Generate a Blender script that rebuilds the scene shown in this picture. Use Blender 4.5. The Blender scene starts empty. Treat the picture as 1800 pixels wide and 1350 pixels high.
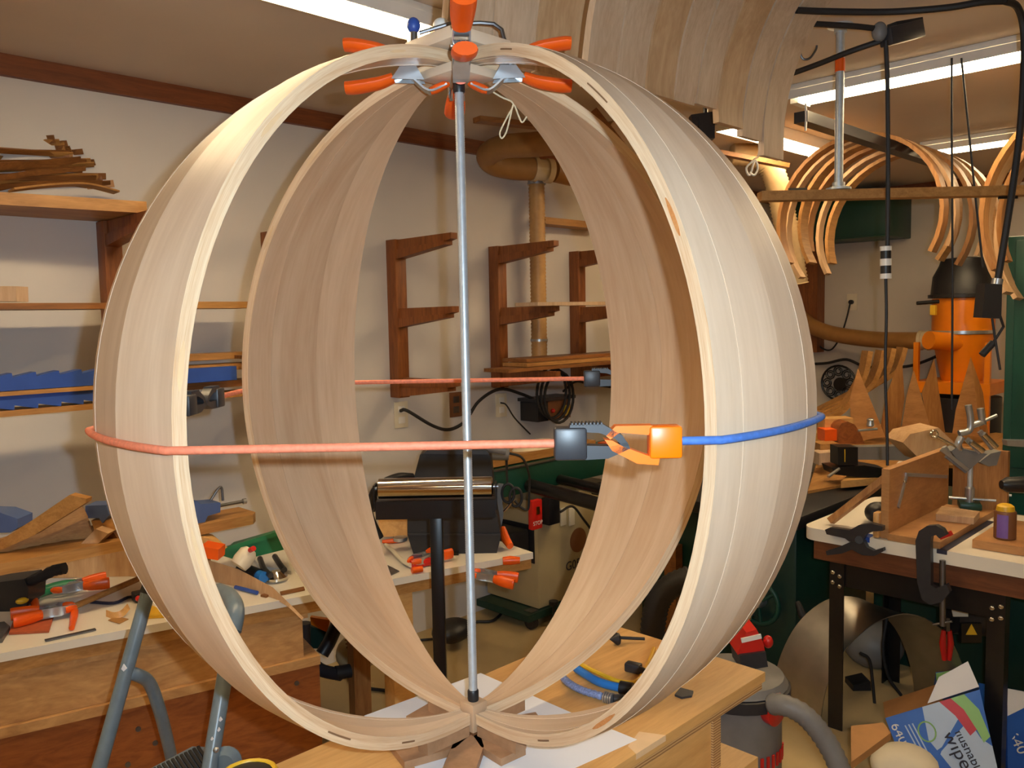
import bpy, bmesh, math, random
from mathutils import Vector, Matrix, Euler
V = Vector
R_ = math.radians
PI = math.pi
rnd = random.Random(7)
SC = bpy.context.scene
COL = SC.collection

# ------------------------------------------------------------------ camera
FPX = 1474.56
PIT, ROL, CAMZ = R_(4.5722), R_(1.09), 1.60
S2 = math.sqrt(.5)
FWD, RGT, UP = V((S2, S2, 0)), V((S2, -S2, 0)), V((0, 0, 1))
CAM = V((0, 0, CAMZ))
cd = bpy.data.cameras.new('camera')
cam = bpy.data.objects.new('camera', cd)
COL.objects.link(cam)
cd.sensor_fit = 'HORIZONTAL'
cd.sensor_width = 36.0
cd.lens = FPX / 1800 * 36.0
cd.clip_start = .02
_f = FWD * math.cos(PIT) - UP * math.sin(PIT)
_u0 = FWD * math.sin(PIT) + UP * math.cos(PIT)
_r = RGT * math.cos(ROL) - _u0 * math.sin(ROL)
_u = RGT * math.sin(ROL) + _u0 * math.cos(ROL)
_m = Matrix((_r, _u, -_f)).transposed().to_4x4()
_m.translation = CAM
cam.matrix_world = _m
SC.camera = cam

# ------------------------------------------------------------------ world, flash, exposure
SC.view_settings.view_transform = 'Standard'
SC.view_settings.look = 'None'
SC.view_settings.exposure = 0.24
SC.view_settings.gamma = 1.0
SC.view_settings.use_curve_mapping = False
wd = bpy.data.worlds.new('world')
SC.world = wd
wd.use_nodes = True
wd.node_tree.nodes['Background'].inputs[0].default_value = (1, .85, .65, 1)
wd.node_tree.nodes['Background'].inputs[1].default_value = .02
FLASH_W, TUBE = 51.0, 28.0
TUBE_COL = (1.0, .74, .42, 1)
fl = bpy.data.lights.new('camera_flash', 'SPOT')
fl.energy = FLASH_W
fl.color = (.75, .96, 1.13)
fl.spot_size = R_(95)
fl.spot_blend = .6
fl.shadow_soft_size = .008
flo = bpy.data.objects.new('camera_flash', fl)
COL.objects.link(flo)
_fm = _m.copy()
_fm.translation = CAM + RGT * .048 + UP * .029
flo.matrix_world = _fm


# ------------------------------------------------------------------ picture point -> place
def ray(px, py):
    return (_r * ((px - 900) / FPX) + _u * ((675 - py) / FPX) + _f)


def at(px, py, d):
    r = ray(px, py)
    return CAM + r * (d / r.dot(FWD))


def onz(px, py, z):
    r = ray(px, py)
    return CAM + r * ((z - CAMZ) / r.z)


def onY(px, py, Y):
    r = ray(px, py)
    return CAM + r * (Y / r.y)


def onX(px, py, X):
    r = ray(px, py)
    return CAM + r * (X / r.x)


# ------------------------------------------------------------------ mesh helpers
def frame(d, up=UP):
    d = d.normalized()
    x = up.cross(d)
    if x.length < 1e-4:
        x = V((1, 0, 0)).cross(d)
        if x.length < 1e-4:
            x = V((0, 1, 0))
    x.normalize()
    return x, d.cross(x).normalized(), d


def spline(pts, k=6, closed=False):
    pts = [V(p) for p in pts]
    n = len(pts)
    out = []
    segs = n if closed else n - 1
    for i in range(segs):
        if closed:
            a, b, c, d = pts[i - 1], pts[i], pts[(i + 1) % n], pts[(i + 2) % n]
        else:
            b, c = pts[i], pts[i + 1]
            a = pts[i - 1] if i else b * 2 - c
            d = pts[i + 2] if i + 2 < n else c * 2 - b
        for j in range(k):
            t = j / k
            out.append(.5 * ((2 * b) + (c - a) * t + (2 * a - 5 * b + 4 * c - d) * t * t + (3 * b - a - 3 * c + d) * t ** 3))
    if not closed:
        out.append(pts[-1])
    return out


class MB:
    def __init__(s):
        s.bm = bmesh.new()
        s.uvl = s.bm.loops.layers.uv.new('UVMap')
        s.mi = 0

    def face(s, vs):
        try:
            f = s.bm.faces.new(vs)
            f.material_index = s.mi
            return f
        except ValueError:
            return None

    def pts(s, ps):
        return [s.bm.verts.new(V(p)) for p in ps]

    def box(s, c, size, rot=None, bev=0):
        m = Matrix.Translation(V(c))
        if rot is not None:
            m = m @ (rot.to_4x4() if hasattr(rot, 'to_4x4') else Euler(rot).to_matrix().to_4x4())
        m = m @ Matrix.Diagonal((size[0], size[1], size[2], 1))
        g = bmesh.ops.create_cube(s.bm, size=1, matrix=m)
        vs = g['verts']
        fs = {f for v in vs for f in v.link_faces}
        for f in fs:
            f.material_index = s.mi
        if bev:
            es = list({e for v in vs for e in v.link_edges})
            bmesh.ops.bevel(s.bm, geom=es, offset=bev, segments=2, affect='EDGES', profile=.5)
        return s

    def bx(s, lo, hi, bev=0):
        lo, hi = V(lo), V(hi)
        return s.box((lo + hi) / 2, [abs(a) for a in (hi - lo)], bev=bev)

    def bar(s, p0, p1, w, h, up=UP, bev=0):
        p0, p1 = V(p0), V(p1)
        x, y, d = frame(p1 - p0, V(up))
        rot = Matrix((x, y, d)).transposed()
        return s.box((p0 + p1) / 2, (w, h, (p1 - p0).length), rot, bev)

    def rings(s, rings, closed=False, caps=True):
        vs = [s.pts(r) for r in rings]
        n = len(vs[0])
        m = len(vs)
        for i in range(m if closed else m - 1):
            a, b = vs[i], vs[(i + 1) % m]
            for j in range(n):
                s.face((a[j], a[(j + 1) % n], b[(j + 1) % n], b[j]))
        if caps and not closed:
            s.face(list(reversed(vs[0])))
            s.face(vs[-1])
        return vs

    def cyl(s, p0, p1, r0, r1=None, n=20):
        p0, p1 = V(p0), V(p1)
        r1 = r0 if r1 is None else r1
        x, y, d = frame(p1 - p0)
        s.rings([[p + (x * math.cos(2 * PI * j / n) + y * math.sin(2 * PI * j / n)) * r for j in range(n)]
                 for p, r in ((p0, r0), (p1, r1))])
        return s

    def lathe(s, base, axis, prof, n=28):
        base = V(base)
        x, y, d = frame(V(axis))
        s.rings([[base + d * h + (x * math.cos(2 * PI * j / n) + y * math.sin(2 * PI * j / n)) * max(r, 1e-4) for j in range(n)]
                 for r, h in prof])
        return s

    def tube(s, pts, r, n=10, closed=False, flat=1.0):
        pts = [V(p) for p in pts]
        m = len(pts)
        x = None
        rs = []
        for i, p in enumerate(pts):
            if closed:
                d = pts[(i + 1) % m] - pts[i - 1]
            else:
                d = pts[min(i + 1, m - 1)] - pts[max(i - 1, 0)]
            d.normalize()
            if x is None:
                x, y, _ = frame(d)
            else:
                x = (x - d * x.dot(d)).normalized()
                y = d.cross(x)
            rr = r[i] if isinstance(r, (list, tuple)) else r
            rs.append([p + (x * math.cos(2 * PI * j / n) + y * math.sin(2 * PI * j / n) * flat) * rr for j in range(n)])
        s.rings(rs, closed)
        return s

    def ribbon(s, pts, wd, w, t):
        """rectangular section swept along pts; wd = direction of the wide side"""
        pts = [V(p) for p in pts]
        m = len(pts)
        rs = []
        for i, p in enumerate(pts):
            d = (pts[min(i + 1, m - 1)] - pts[max(i - 1, 0)]).normalized()
            a = V(wd[i] if isinstance(wd, list) else wd)
            a = (a - d * a.dot(d)).normalized()
            b = d.cross(a)
            ww = w[i] if isinstance(w, (list, tuple)) else w
            rs.append([p + a * ww / 2 + b * t / 2, p - a * ww / 2 + b * t / 2, p - a * ww / 2 - b * t / 2, p + a * ww / 2 - b * t / 2])
        s.rings(rs)
        return s

    def prism(s, poly, off):
        poly = [V(p) for p in poly]
        off = V(off)
        s.rings([poly, [p + off for p in poly]])
        return s

    def ball(s, c, r, n=16, m=10):
        r = (r, r, r) if isinstance(r, (int, float)) else r
        c = V(c)
        s.rings([[c + V((r[0] * math.sin(t) * math.cos(2 * PI * j / n), r[1] * math.sin(t) * math.sin(2 * PI * j / n), -r[2] * math.cos(t)))
                  for j in range(n)] for t in [max(.02, min(PI - .02, PI * i / m)) for i in range(m + 1)]])
        return s


def link(name, mb, mat, inv=None, ang=38):
    bm = mb.bm
    if inv is not None:
        bm.transform(inv)
    bmesh.ops.recalc_face_normals(bm, faces=bm.faces[:])
    me = bpy.data.meshes.new(name)
    bm.to_mesh(me)
    bm.free()
    for m in (mat if isinstance(mat, (list, tuple)) else [mat]):
        me.materials.append(m)
    me.shade_smooth()
    me.set_sharp_from_angle(angle=R_(ang))
    o = bpy.data.objects.new(name, me)
    COL.objects.link(o)
    return o


ROOTM = {}


def tag(o, label, cat, group=None):
    o['label'] = label
    o['category'] = cat
    if group:
        o['group'] = group
    return o


def thing(name, label, cat, loc=(0, 0, 0), group=None):
    o = bpy.data.objects.new(name, None)
    o.empty_display_size = .05
    COL.objects.link(o)
    o.location = V(loc)
    ROOTM[o.name] = Matrix.Translation(-V(loc))
    tag(o, label, cat, group)
    return o


def part(t, name, mb, mat, label=None, ang=38):
    root = t
    while root.parent:
        root = root.parent
    o = link(name, mb, mat, ROOTM[root.name], ang)
    o.parent = t
    if label:
        o['label'] = label
    return o


def solo(name, label, cat, mb, mat, group=None, ang=38):
    vs = mb.bm.verts
    xs = [v.co.x for v in vs]; ys = [v.co.y for v in vs]; zs = [v.co.z for v in vs]
    c = V(((min(xs) + max(xs)) / 2, (min(ys) + max(ys)) / 2, min(zs)))
    o = link(name, mb, mat, Matrix.Translation(-c), ang)
    o.location = c
    return tag(o, label, cat, group)


def struct(name, mb, mat):
    o = link(name, mb, mat)
    o['kind'] = 'structure'
    return o


def dup(o, label=None, group=None):
    """copy of a thing with copies of its parts and their sub-parts"""
    c = o.copy()
    COL.objects.link(c)
    if label:
        c['label'] = label
    if group:
        c['group'] = group
    for ch in list(o.children):
        d = ch.copy(); COL.objects.link(d); d.parent = c
        for g in list(ch.children):
            e = g.copy(); COL.objects.link(e); e.parent = d
    return c


def place(o, loc, x, z):
    """put a thing whose parts were built round the origin: local x axis along x, local z near z"""
    x = V(x).normalized()
    y = V(z).cross(x).normalized()
    zz = x.cross(y)
    m = Matrix((x, y, zz)).transposed().to_4x4()
    m.translation = V(loc)
    o.matrix_world = m


def lettering(t, name, s, size, loc, xdir, ydir, mat, label=None):
    cu = bpy.data.curves.new(name, 'FONT')
    cu.body = s
    cu.size = size
    cu.extrude = .0006
    cu.align_x = 'CENTER'
    cu.align_y = 'CENTER'
    tmp = bpy.data.objects.new('tmp', cu)
    COL.objects.link(tmp)
    dg = bpy.context.evaluated_depsgraph_get()
    me = bpy.data.meshes.new_from_object(tmp.evaluated_get(dg))
    bpy.data.objects.remove(tmp)
    x = V(xdir).normalized(); y = V(ydir); y = (y - x * y.dot(x)).normalized()
    m = Matrix((x, y, x.cross(y))).transposed().to_4x4()
    m.translation = V(loc)
    root = t
    while root.parent:
        root = root.parent
    me.transform(ROOTM[root.name] @ m)
    me.materials.clear()
    me.materials.append(mat)
    me.name = name
    o = bpy.data.objects.new(name, me)
    COL.objects.link(o)
    o.parent = t
    if label:
        o['label'] = label
    return o


# ------------------------------------------------------------------ materials
def srgb(r, g, b):
    f = lambda c: (c / 255 / 12.92) if c <= 10 else ((c / 255 + .055) / 1.055) ** 2.4
    return (f(r), f(g), f(b), 1)


def nmat(name):
    m = bpy.data.materials.new(name)
    m.use_nodes = True
    nt = m.node_tree
    return m, nt, nt.nodes['Principled BSDF']


def plain(name, c, rough=.5, metal=0, var=.08, scale=18, bump=0):
    m, nt, b = nmat(name)
    b.inputs['Roughness'].default_value = rough
    b.inputs['Metallic'].default_value = metal
    tc = nt.nodes.new('ShaderNodeTexCoord')
    no = nt.nodes.new('ShaderNodeTexNoise')
    no.inputs['Scale'].default_value = scale
    no.inputs['Detail'].default_value = 5
    nt.links.new(tc.outputs['Object'], no.inputs['Vector'])
    cr = nt.nodes.new('ShaderNodeValToRGB')
    c = srgb(*c)
    cr.color_ramp.elements[0].position = .3
    cr.color_ramp.elements[1].position = .7
    cr.color_ramp.elements[0].color = tuple(x * (1 - var) for x in c[:3]) + (1,)
    cr.color_ramp.elements[1].color = tuple(min(1, x * (1 + var)) for x in c[:3]) + (1,)
    nt.links.new(no.outputs['Fac'], cr.inputs['Fac'])
    nt.links.new(cr.outputs['Color'], b.inputs['Base Color'])
    if bump:
        bp = nt.nodes.new('ShaderNodeBump')
        bp.inputs['Strength'].default_value = bump
        bp.inputs['Distance'].default_value = .002
        nt.links.new(no.outputs['Fac'], bp.inputs['Height'])
        nt.links.new(bp.outputs['Normal'], b.inputs['Normal'])
    return m


def wood(name, c1, c2, axis=(1, 14, 14), rough=.5, scale=3.0, uv=False, fine=.35, dist=1.2, vary=.0):
    """grain: noise stretched along one axis, broad figure plus fine pores"""
    m, nt, b = nmat(name)
    b.inputs['Roughness'].default_value = rough
    tc = nt.nodes.new('ShaderNodeTexCoord')
    oi = nt.nodes.new('ShaderNodeObjectInfo')
    ad = nt.nodes.new('ShaderNodeVectorMath')
    ad.operation = 'ADD'
    sc = nt.nodes.new('ShaderNodeVectorMath')
    sc.operation = 'SCALE'
    cx = nt.nodes.new('ShaderNodeCombineXYZ')
    for k in range(3):
        nt.links.new(oi.outputs['Random'], cx.inputs[k])
    nt.links.new(cx.outputs[0], sc.inputs[0])
    sc.inputs['Scale'].default_value = 7
    nt.links.new(tc.outputs['UV' if uv else 'Object'], ad.inputs[0])
    nt.links.new(sc.outputs[0], ad.inputs[1])
    mp = nt.nodes.new('ShaderNodeMapping')
    mp.inputs['Scale'].default_value = axis
    nt.links.new(ad.outputs[0], mp.inputs['Vector'])
    n1 = nt.nodes.new('ShaderNodeTexNoise')
    n1.inputs['Scale'].default_value = scale
    n1.inputs['Detail'].default_value = 4
    n1.inputs['Distortion'].default_value = dist
    nt.links.new(mp.outputs[0], n1.inputs['Vector'])
    n2 = nt.nodes.new('ShaderNodeTexNoise')
    n2.inputs['Scale'].default_value = scale * 7
    n2.inputs['Detail'].default_value = 6
    nt.links.new(mp.outputs[0], n2.inputs['Vector'])
    mx = nt.nodes.new('ShaderNodeMath')
    mx.operation = 'MULTIPLY_ADD'
    mx.inputs[1].default_value = fine
    nt.links.new(n2.outputs['Fac'], mx.inputs[0])
    m2 = nt.nodes.new('ShaderNodeMath')
    m2.operation = 'MULTIPLY'
    m2.inputs[1].default_value = 1 - fine
    nt.links.new(n1.outputs['Fac'], m2.inputs[0])
    nt.links.new(m2.outputs[0], mx.inputs[2])
    cr = nt.nodes.new('ShaderNodeValToRGB')
    cr.color_ramp.elements[0].position = .34
    cr.color_ramp.elements[1].position = .66
    cr.color_ramp.elements[0].color = srgb(*c1)
    cr.color_ramp.elements[1].color = srgb(*c2)
    nt.links.new(mx.outputs[0], cr.inputs['Fac'])
    hs = nt.nodes.new('ShaderNodeHueSaturation')
    mr = nt.nodes.new('ShaderNodeMapRange')
    mr.inputs['To Min'].default_value = 1 - vary
    mr.inputs['To Max'].default_value = 1 + vary
    nt.links.new(oi.outputs['Random'], mr.inputs['Value'])
    nt.links.new(mr.outputs['Result'], hs.inputs['Value'])
    nt.links.new(cr.outputs['Color'], hs.inputs['Color'])
    nt.links.new(hs.outputs['Color'], b.inputs['Base Color'])
    bp = nt.nodes.new('ShaderNodeBump')
    bp.inputs['Strength'].default_value = .12
    bp.inputs['Distance'].default_value = .001
    nt.links.new(n2.outputs['Fac'], bp.inputs['Height'])
    nt.links.new(bp.outputs['Normal'], b.inputs['Normal'])
    return m


def layered(name, cols, period, axis='Z', rough=.6):
    """plywood edge: plies striped across one object axis"""
    m, nt, b = nmat(name)
    b.inputs['Roughness'].default_value = rough
    tc = nt.nodes.new('ShaderNodeTexCoord')
    sp = nt.nodes.new('ShaderNodeSeparateXYZ')
    nt.links.new(tc.outputs['UV' if axis == 'UV' else 'Object'], sp.inputs[0])
    mu = nt.nodes.new('ShaderNodeMath')
    mu.operation = 'DIVIDE'
    mu.inputs[1].default_value = period
    nt.links.new(sp.outputs['Y' if axis == 'UV' else axis], mu.inputs[0])
    no = nt.nodes.new('ShaderNodeTexNoise')
    no.inputs['Scale'].default_value = 30
    nt.links.new(tc.outputs['Object'], no.inputs['Vector'])
    ma = nt.nodes.new('ShaderNodeMath')
    ma.operation = 'MULTIPLY_ADD'
    ma.inputs[1].default_value = .5
    nt.links.new(no.outputs['Fac'], ma.inputs[0])
    nt.links.new(mu.outputs[0], ma.inputs[2])
    fr = nt.nodes.new('ShaderNodeMath')
    fr.operation = 'FRACT'
    nt.links.new(ma.outputs[0], fr.inputs[0])
    cr = nt.nodes.new('ShaderNodeValToRGB')
    cr.color_ramp.elements[0].color = srgb(*cols[0])
    cr.color_ramp.elements[1].color = srgb(*cols[1])
    cr.color_ramp.elements[0].position = .45
    cr.color_ramp.elements[1].position = .55
    nt.links.new(fr.outputs[0], cr.inputs['Fac'])
    nt.links.new(cr.outputs['Color'], b.inputs['Base Color'])
    return m


def glow(name, c, s):
    m, nt, b = nmat(name)
    b.inputs['Base Color'].default_value = (1, 1, 1, 1)
    b.inputs['Emission Color'].default_value = c
    b.inputs['Emission Strength'].default_value = s
    return m


M = dict(
    wall=plain('wall_paint', (208, 203, 198), .75, 0, .03, 3),
    wall2=plain('wall_paint_cream', (205, 196, 182), .75, 0, .03, 3),
    ceil=plain('ceiling_paint', (206, 192, 176), .85, 0, .04, 2),
    floor=plain('floor_concrete', (178, 156, 112), .6, 0, .18, 2.5, .1),
    trim=wood('trim_fir', (104, 52, 22), (136, 74, 34), (1.2, 14, 14), .5),
    bracket=wood('bracket_fir', (110, 58, 22), (150, 88, 38), (14, 14, 1.4), .5),
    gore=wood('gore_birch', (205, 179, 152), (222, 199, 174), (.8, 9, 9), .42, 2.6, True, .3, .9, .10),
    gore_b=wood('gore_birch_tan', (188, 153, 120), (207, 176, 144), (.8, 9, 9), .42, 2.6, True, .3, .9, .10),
    gore_edge=wood('gore_laminated_edge', (206, 164, 122), (236, 212, 178), (1.5, 60, 60), .5, 2.4, True, .4, .6),
    birch=wood('birch_ply', (196, 146, 84), (220, 172, 106), (1.2, 9, 9), .45),
    birch_y=wood('birch_ply_cross', (196, 140, 76), (222, 172, 106), (9, 1.2, 9), .45),
    ply_edge=layered('ply_edge', ((150, 104, 58), (206, 166, 112)), .005),
    oak=wood('oak_strip', (150, 104, 52), (186, 138, 78), (1.2, 12, 12), .5),
    oak_d=wood('oak_dark_strip', (108, 66, 30), (150, 98, 48), (1.2, 12, 12), .5),
    oak_v=wood('oak_upright', (142, 92, 46), (178, 128, 72), (12, 12, 1.2), .5),
    strip=wood('bent_strip', (184, 154, 124), (208, 182, 154), (9, 9, 1.1), .5, 3),
    strip2=wood('bent_strip_tan', (180, 142, 102), (204, 168, 128), (9, 9, 1.1), .5, 3),
    drawer=wood('drawer_ply', (168, 122, 74), (204, 158, 102), (1.1, 9, 7), .45, 3, False, .25, 2),
    drawer_r=wood('drawer_fir', (126, 66, 28), (160, 92, 42), (1.1, 9, 9), .45, 3, False, .25, 2),
    apron=wood('apron_fir', (92, 50, 24), (120, 70, 36), (14, 1.2, 14), .5),
    jig=wood('jig_plywood', (160, 112, 66), (188, 138, 86), (2, 2, 8), .5),
    cross=wood('cross_hardboard', (158, 118, 84), (180, 138, 102), (6, 6, 6), .6),
    white_top=plain('white_laminate', (226, 219, 205), .4, 0, .02, 6),
    paper=plain('white_paper', (232, 232, 236), .7, 0, .01, 4),
    steel=plain('steel', (188, 192, 196), .3, .8, .06, 60),
    zinc=plain('zinc_rod', (196, 204, 210), .42, .55, .08, 90),
    chrome=plain('chrome', (214, 212, 206), .1, 1, .02, 10),
    alu=plain('aluminium_sheet', (178, 176, 170), .38, 1, .1, 14),
    dull=plain('dull_steel', (120, 120, 122), .45, 1, .1, 30),
    black=plain('black_plastic', (30, 30, 33), .42, 0, .12, 20),
    blackm=plain('black_enamel', (18, 18, 20), .3, 0, .1, 20),
    rubber=plain('black_rubber', (34, 32, 32), .6, 0, .12, 30),
    charc=plain('charcoal_plastic', (46, 46, 50), .4, 0, .1, 30),
    grey=plain('grey_plastic', (120, 118, 116), .5, 0, .08, 20),
    orange=plain('orange_vinyl', (238, 92, 16), .35, 0, .06, 20),
    orange_h=plain('orange_hook', (255, 118, 0), .35, 0, .05, 20),
    red=plain('red_plastic', (206, 36, 28), .35, 0, .06, 20),
    salmon=plain('salmon_cord', (228, 130, 98), .6, 0, .14, 160, .3),
    bluecord=plain('blue_cord', (70, 116, 196), .55, 0, .16, 160, .3),
    blue=plain('blue_plastic', (44, 78, 160), .4, 0, .08, 20),
    bluegrey=plain('blue_grey_plastic', (74, 96, 146), .45, 0, .08, 20),
    bright=plain('bright_blue_hose', (44, 122, 200), .35, 0, .06, 20),
    ladder=plain('ladder_enamel', (112, 128, 138), .3, 0, .08, 40),
    green=plain('machine_green', (16, 66, 55), .4, 0, .08, 12),
    green_d=plain('machine_dark_green', (16, 52, 44), .4, 0, .08, 12),
    green_t=plain('green_tub', (36, 120, 78), .4, 0, .06, 12),
    beige=plain('machine_beige', (176, 160, 122), .45, 0, .04, 12),
    hose=plain('ribbed_hose_tan', (190, 148, 92), .45, 0, .08, 40),
    hose2=plain('drop_hose_tan', (178, 152, 110), .5, 0, .06, 30),
    duct=plain('duct_tan', (156, 112, 58), .5, 0, .08, 20),
    clear=plain('duct_fitting', (196, 178, 146), .25, 0, .05, 20),
    cyc=plain('cyclone_orange', (228, 128, 10), .35, 0, .05, 12),
    brown=plain('brown_plastic', (122, 78, 46), .5, 0, .1, 20),
    sand=plain('red_sandpaper', (170, 82, 44), .8, 0, .12, 90),
    yellow=plain('yellow_plastic', (226, 178, 40), .4, 0, .06, 20),
    cream=plain('cream_plastic', (222, 212, 188), .45, 0, .04, 20),
    white=plain('white_plastic', (228, 226, 220), .4, 0, .03, 20),
    string=plain('cotton_string', (214, 196, 160), .8, 0, .1, 80),
    card=plain('cardboard', (176, 128, 78), .7, 0, .08, 20),
    boxblue=plain('carton_blue', (34, 96, 190), .45, 0, .05, 12),
    boxpale=plain('carton_pale_blue', (176, 196, 224), .45, 0, .06, 8),
    boxgreen=plain('carton_green', (140, 190, 110), .45, 0, .06, 8),
    boxred=plain('carton_red', (190, 36, 44), .45, 0, .05, 8),
    ink=plain('dark_ink', (40, 40, 60), .6, 0, .05, 8),
    brass=plain('brass', (196, 150, 70), .3, 1, .05, 20),
    tube=glow('tube_light', TUBE_COL, TUBE),
)

# ------------------------------------------------------------------ room shell
YW, XW, CEIL, FZ = 3.0, 6.0, 2.44, .15
struct('wall_left', MB().bx((-3, YW, FZ), (XW + .1, YW + .1, CEIL)), M['wall'])
struct('wall_right', MB().bx((XW, -3.5, FZ), (XW + .1, YW, CEIL)), M['wall2'])
struct('wall_back', MB().bx((-3.1, -3.5, FZ), (-3, YW + .1, CEIL)), M['wall2'])
struct('wall_front', MB().bx((-3, -3.6, FZ), (XW + .1, -3.5, CEIL)), M['wall2'])
struct('floor', MB().bx((-3.1, -3.6, FZ - .1), (XW + .1, YW + .1, FZ)), M['floor'])
struct('ceiling', MB().bx((-3.1, -3.6, CEIL), (XW + .1, YW + .1, CEIL + .1)), M['ceil'])
struct('trim_1', MB().bx((-3, YW - .025, 2.375), (XW, YW, CEIL)), M['trim'])
struct('trim_2', MB().bx((XW - .025, -3.5, 2.375), (XW, YW - .025, CEIL)), M['trim'])


def tube_light(name, label, x0, x1, y0, y1):
    """slim strip fitting: thin white tray on the ceiling with two glowing tubes tight under it"""
    cx, cy = (x0 + x1) / 2, (y0 + y1) / 2
    t = thing('ceiling_light', label, 'light', (cx, cy, CEIL - .07), 'strip lights on the ceiling')
    lx = (x1 - x0) > (y1 - y0)
    part(t, 'housing', MB().bx((x0, y0, CEIL - .022), (x1, y1, CEIL), bev=.004), M['white'])
    for s in (-1, 1):
        p = [(-.004, CEIL - .022), (.0, CEIL - .052), (.004, CEIL - .052), (.0, CEIL - .022)]
        if lx:
            part(t, 'side_lip', MB().prism([(x0, cy + s * .068 + a, z) for a, z in p], (x1 - x0, 0, 0)), M['white'])
        else:
            part(t, 'side_lip', MB().prism([(cx + s * .068 + a, y0, z) for a, z in p], (0, y1 - y0, 0)), M['white'])
    for s in (-.03, .03):
        a, b = (V((x0 + .03, cy + s, CEIL - .044)), V((x1 - .03, cy + s, CEIL - .044))) if lx else \
               (V((cx + s, y0 + .03, CEIL - .044)), V((cx + s, y1 - .03, CEIL - .044)))
        part(t, 'tube', MB().cyl(a, b, .019, n=12), M['tube'])
    for e in (0, 1):
        if lx:
            q = (x0 if e == 0 else x1 - .03)
            part(t, 'end_cap', MB().bx((q, y0 + .02, CEIL - .066), (q + .03, y1 - .02, CEIL - .022)), M['white'])
        else:
            q = (y0 if e == 0 else y1 - .03)
            part(t, 'end_cap', MB().bx((x0 + .02, q, CEIL - .066), (x1 - .02, q + .03, CEIL - .022)), M['white'])
    return t


tube_light('l', 'long lit strip light above the left of the wooden globe', .33, 1.55, 1.79, 1.93)
tube_light('l', 'lit strip light behind the steel hanging pipe, its pull cord dangling', 3.0, 3.14, .3, 1.52)
tube_light('l', 'lit strip light seen below the ends of the hanging bent strips', 3.2, 4.16, 1.86, 2.0)
tube_light('l', 'small far lit strip light behind the bent arches at right', 4.52, 4.66, .55, 1.58)
tube_light('l', 'added strip light, unseen on the ceiling behind the camera, over the left bench', -1.9, -.7, 1.79, 1.93)  # this and the next two: unseen fittings added to raise the ambient light
tube_light('l', 'added strip light, unseen on the ceiling behind the camera, toward the right wall', 1.2, 1.34, -1.9, -.7)  # added out of view, brightens the room from behind the camera
tube_light('l', 'added strip light, unseen on the ceiling behind the camera, in the middle', -1.9, -.7, -.6, -.46)  # also an added lamp out of view, for more warm ambient light

# ================================================================== wooden globe
GR = .53
GT = .0345
GC = CAM + RGT * (-.1375 * GR) + FWD * (2.4944 * GR) + UP * (-.2377 * GR)
HW = R_(13.47)
W0 = .011


def gdir(a):
    a = R_(a)
    return RGT * math.sin(a) - FWD * math.cos(a)


def gpt(mid, s, L, r):
    """point on a gore: mid azimuth, s in -1..1 across, latitude L, radius r"""
    a = R_(mid)
    rho = r * math.cos(L)
    w = math.sqrt((rho * math.sin(HW)) ** 2 + W0 ** 2) * math.sin(s * HW) / math.sin(HW)
    m = math.sqrt(max(rho * rho - w * w, 1e-6))
    return GC + gdir(mid) * m + gdir(mid + 90) * w + UP * (r * math.sin(L) * .994)


globe = thing('wooden_globe', 'large globe frame of four curved pale wood gores standing on a plywood bench', 'wooden frame', GC - UP * GR)


def stave(parent, mid, s0, s1, mats, first, last, j):
    mb = MB()
    N = 56
    Ls = [R_(-87.6 + 175.2 * i / N) for i in range(N + 1)]
    ri = GR * (1 - GT) + .0006 * (j % 2)
    ro = GR - .0005 * (j % 2)
    rows = []
    for L in Ls:
        ps = [gpt(mid, s0, L, ro), gpt(mid, s1, L, ro), gpt(mid, s1, L, ri), gpt(mid, s0, L, ri)]
        rows.append((L, ps, mb.pts(ps)))
    uvl = mb.uvl
    for i in range(N):
        La, pa, a = rows[i]
        Lb, pb, b = rows[i + 1]
        for k in range(4):
            k2 = (k + 1) % 4
            f = mb.face((a[k], a[k2], b[k2], b[k]))
            side = (k == 1 and last) or (k == 3 and first)
            f.material_index = 1 if side else 0
            wa = (pa[k2] - pa[k]).length
            wb = (pb[k2] - pb[k]).length
            o = j * .37 + k * .6
            for lp, uv in zip(f.loops, ((GR * La, o), (GR * La, o + wa), (GR * Lb, o + wb), (GR * Lb, o))):
                lp[uvl].uv = uv
    for q in (rows[0][2], rows[-1][2]):
        mb.face(q)
    return part(parent, 'stave', mb, mats, ang=25)


# (mid azimuth, stave joints across, wood)
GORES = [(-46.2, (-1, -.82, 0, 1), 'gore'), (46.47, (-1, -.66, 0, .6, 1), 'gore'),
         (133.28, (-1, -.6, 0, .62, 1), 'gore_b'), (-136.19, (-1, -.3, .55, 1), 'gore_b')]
gores = []
for gi, (mid, cuts, wn) in enumerate(GORES):
    g = thing('gore', '', 'x', GC - UP * GR)
    del g['category'], g['label']
    g.location = (0, 0, 0)
    g.parent = globe
    gores.append(g)
    for j in range(len(cuts) - 1):
        stave(g, mid, cuts[j], cuts[j + 1], (M[wn], M['gore_edge']), j == 0, j == len(cuts) - 2, j + gi * 5)
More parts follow.
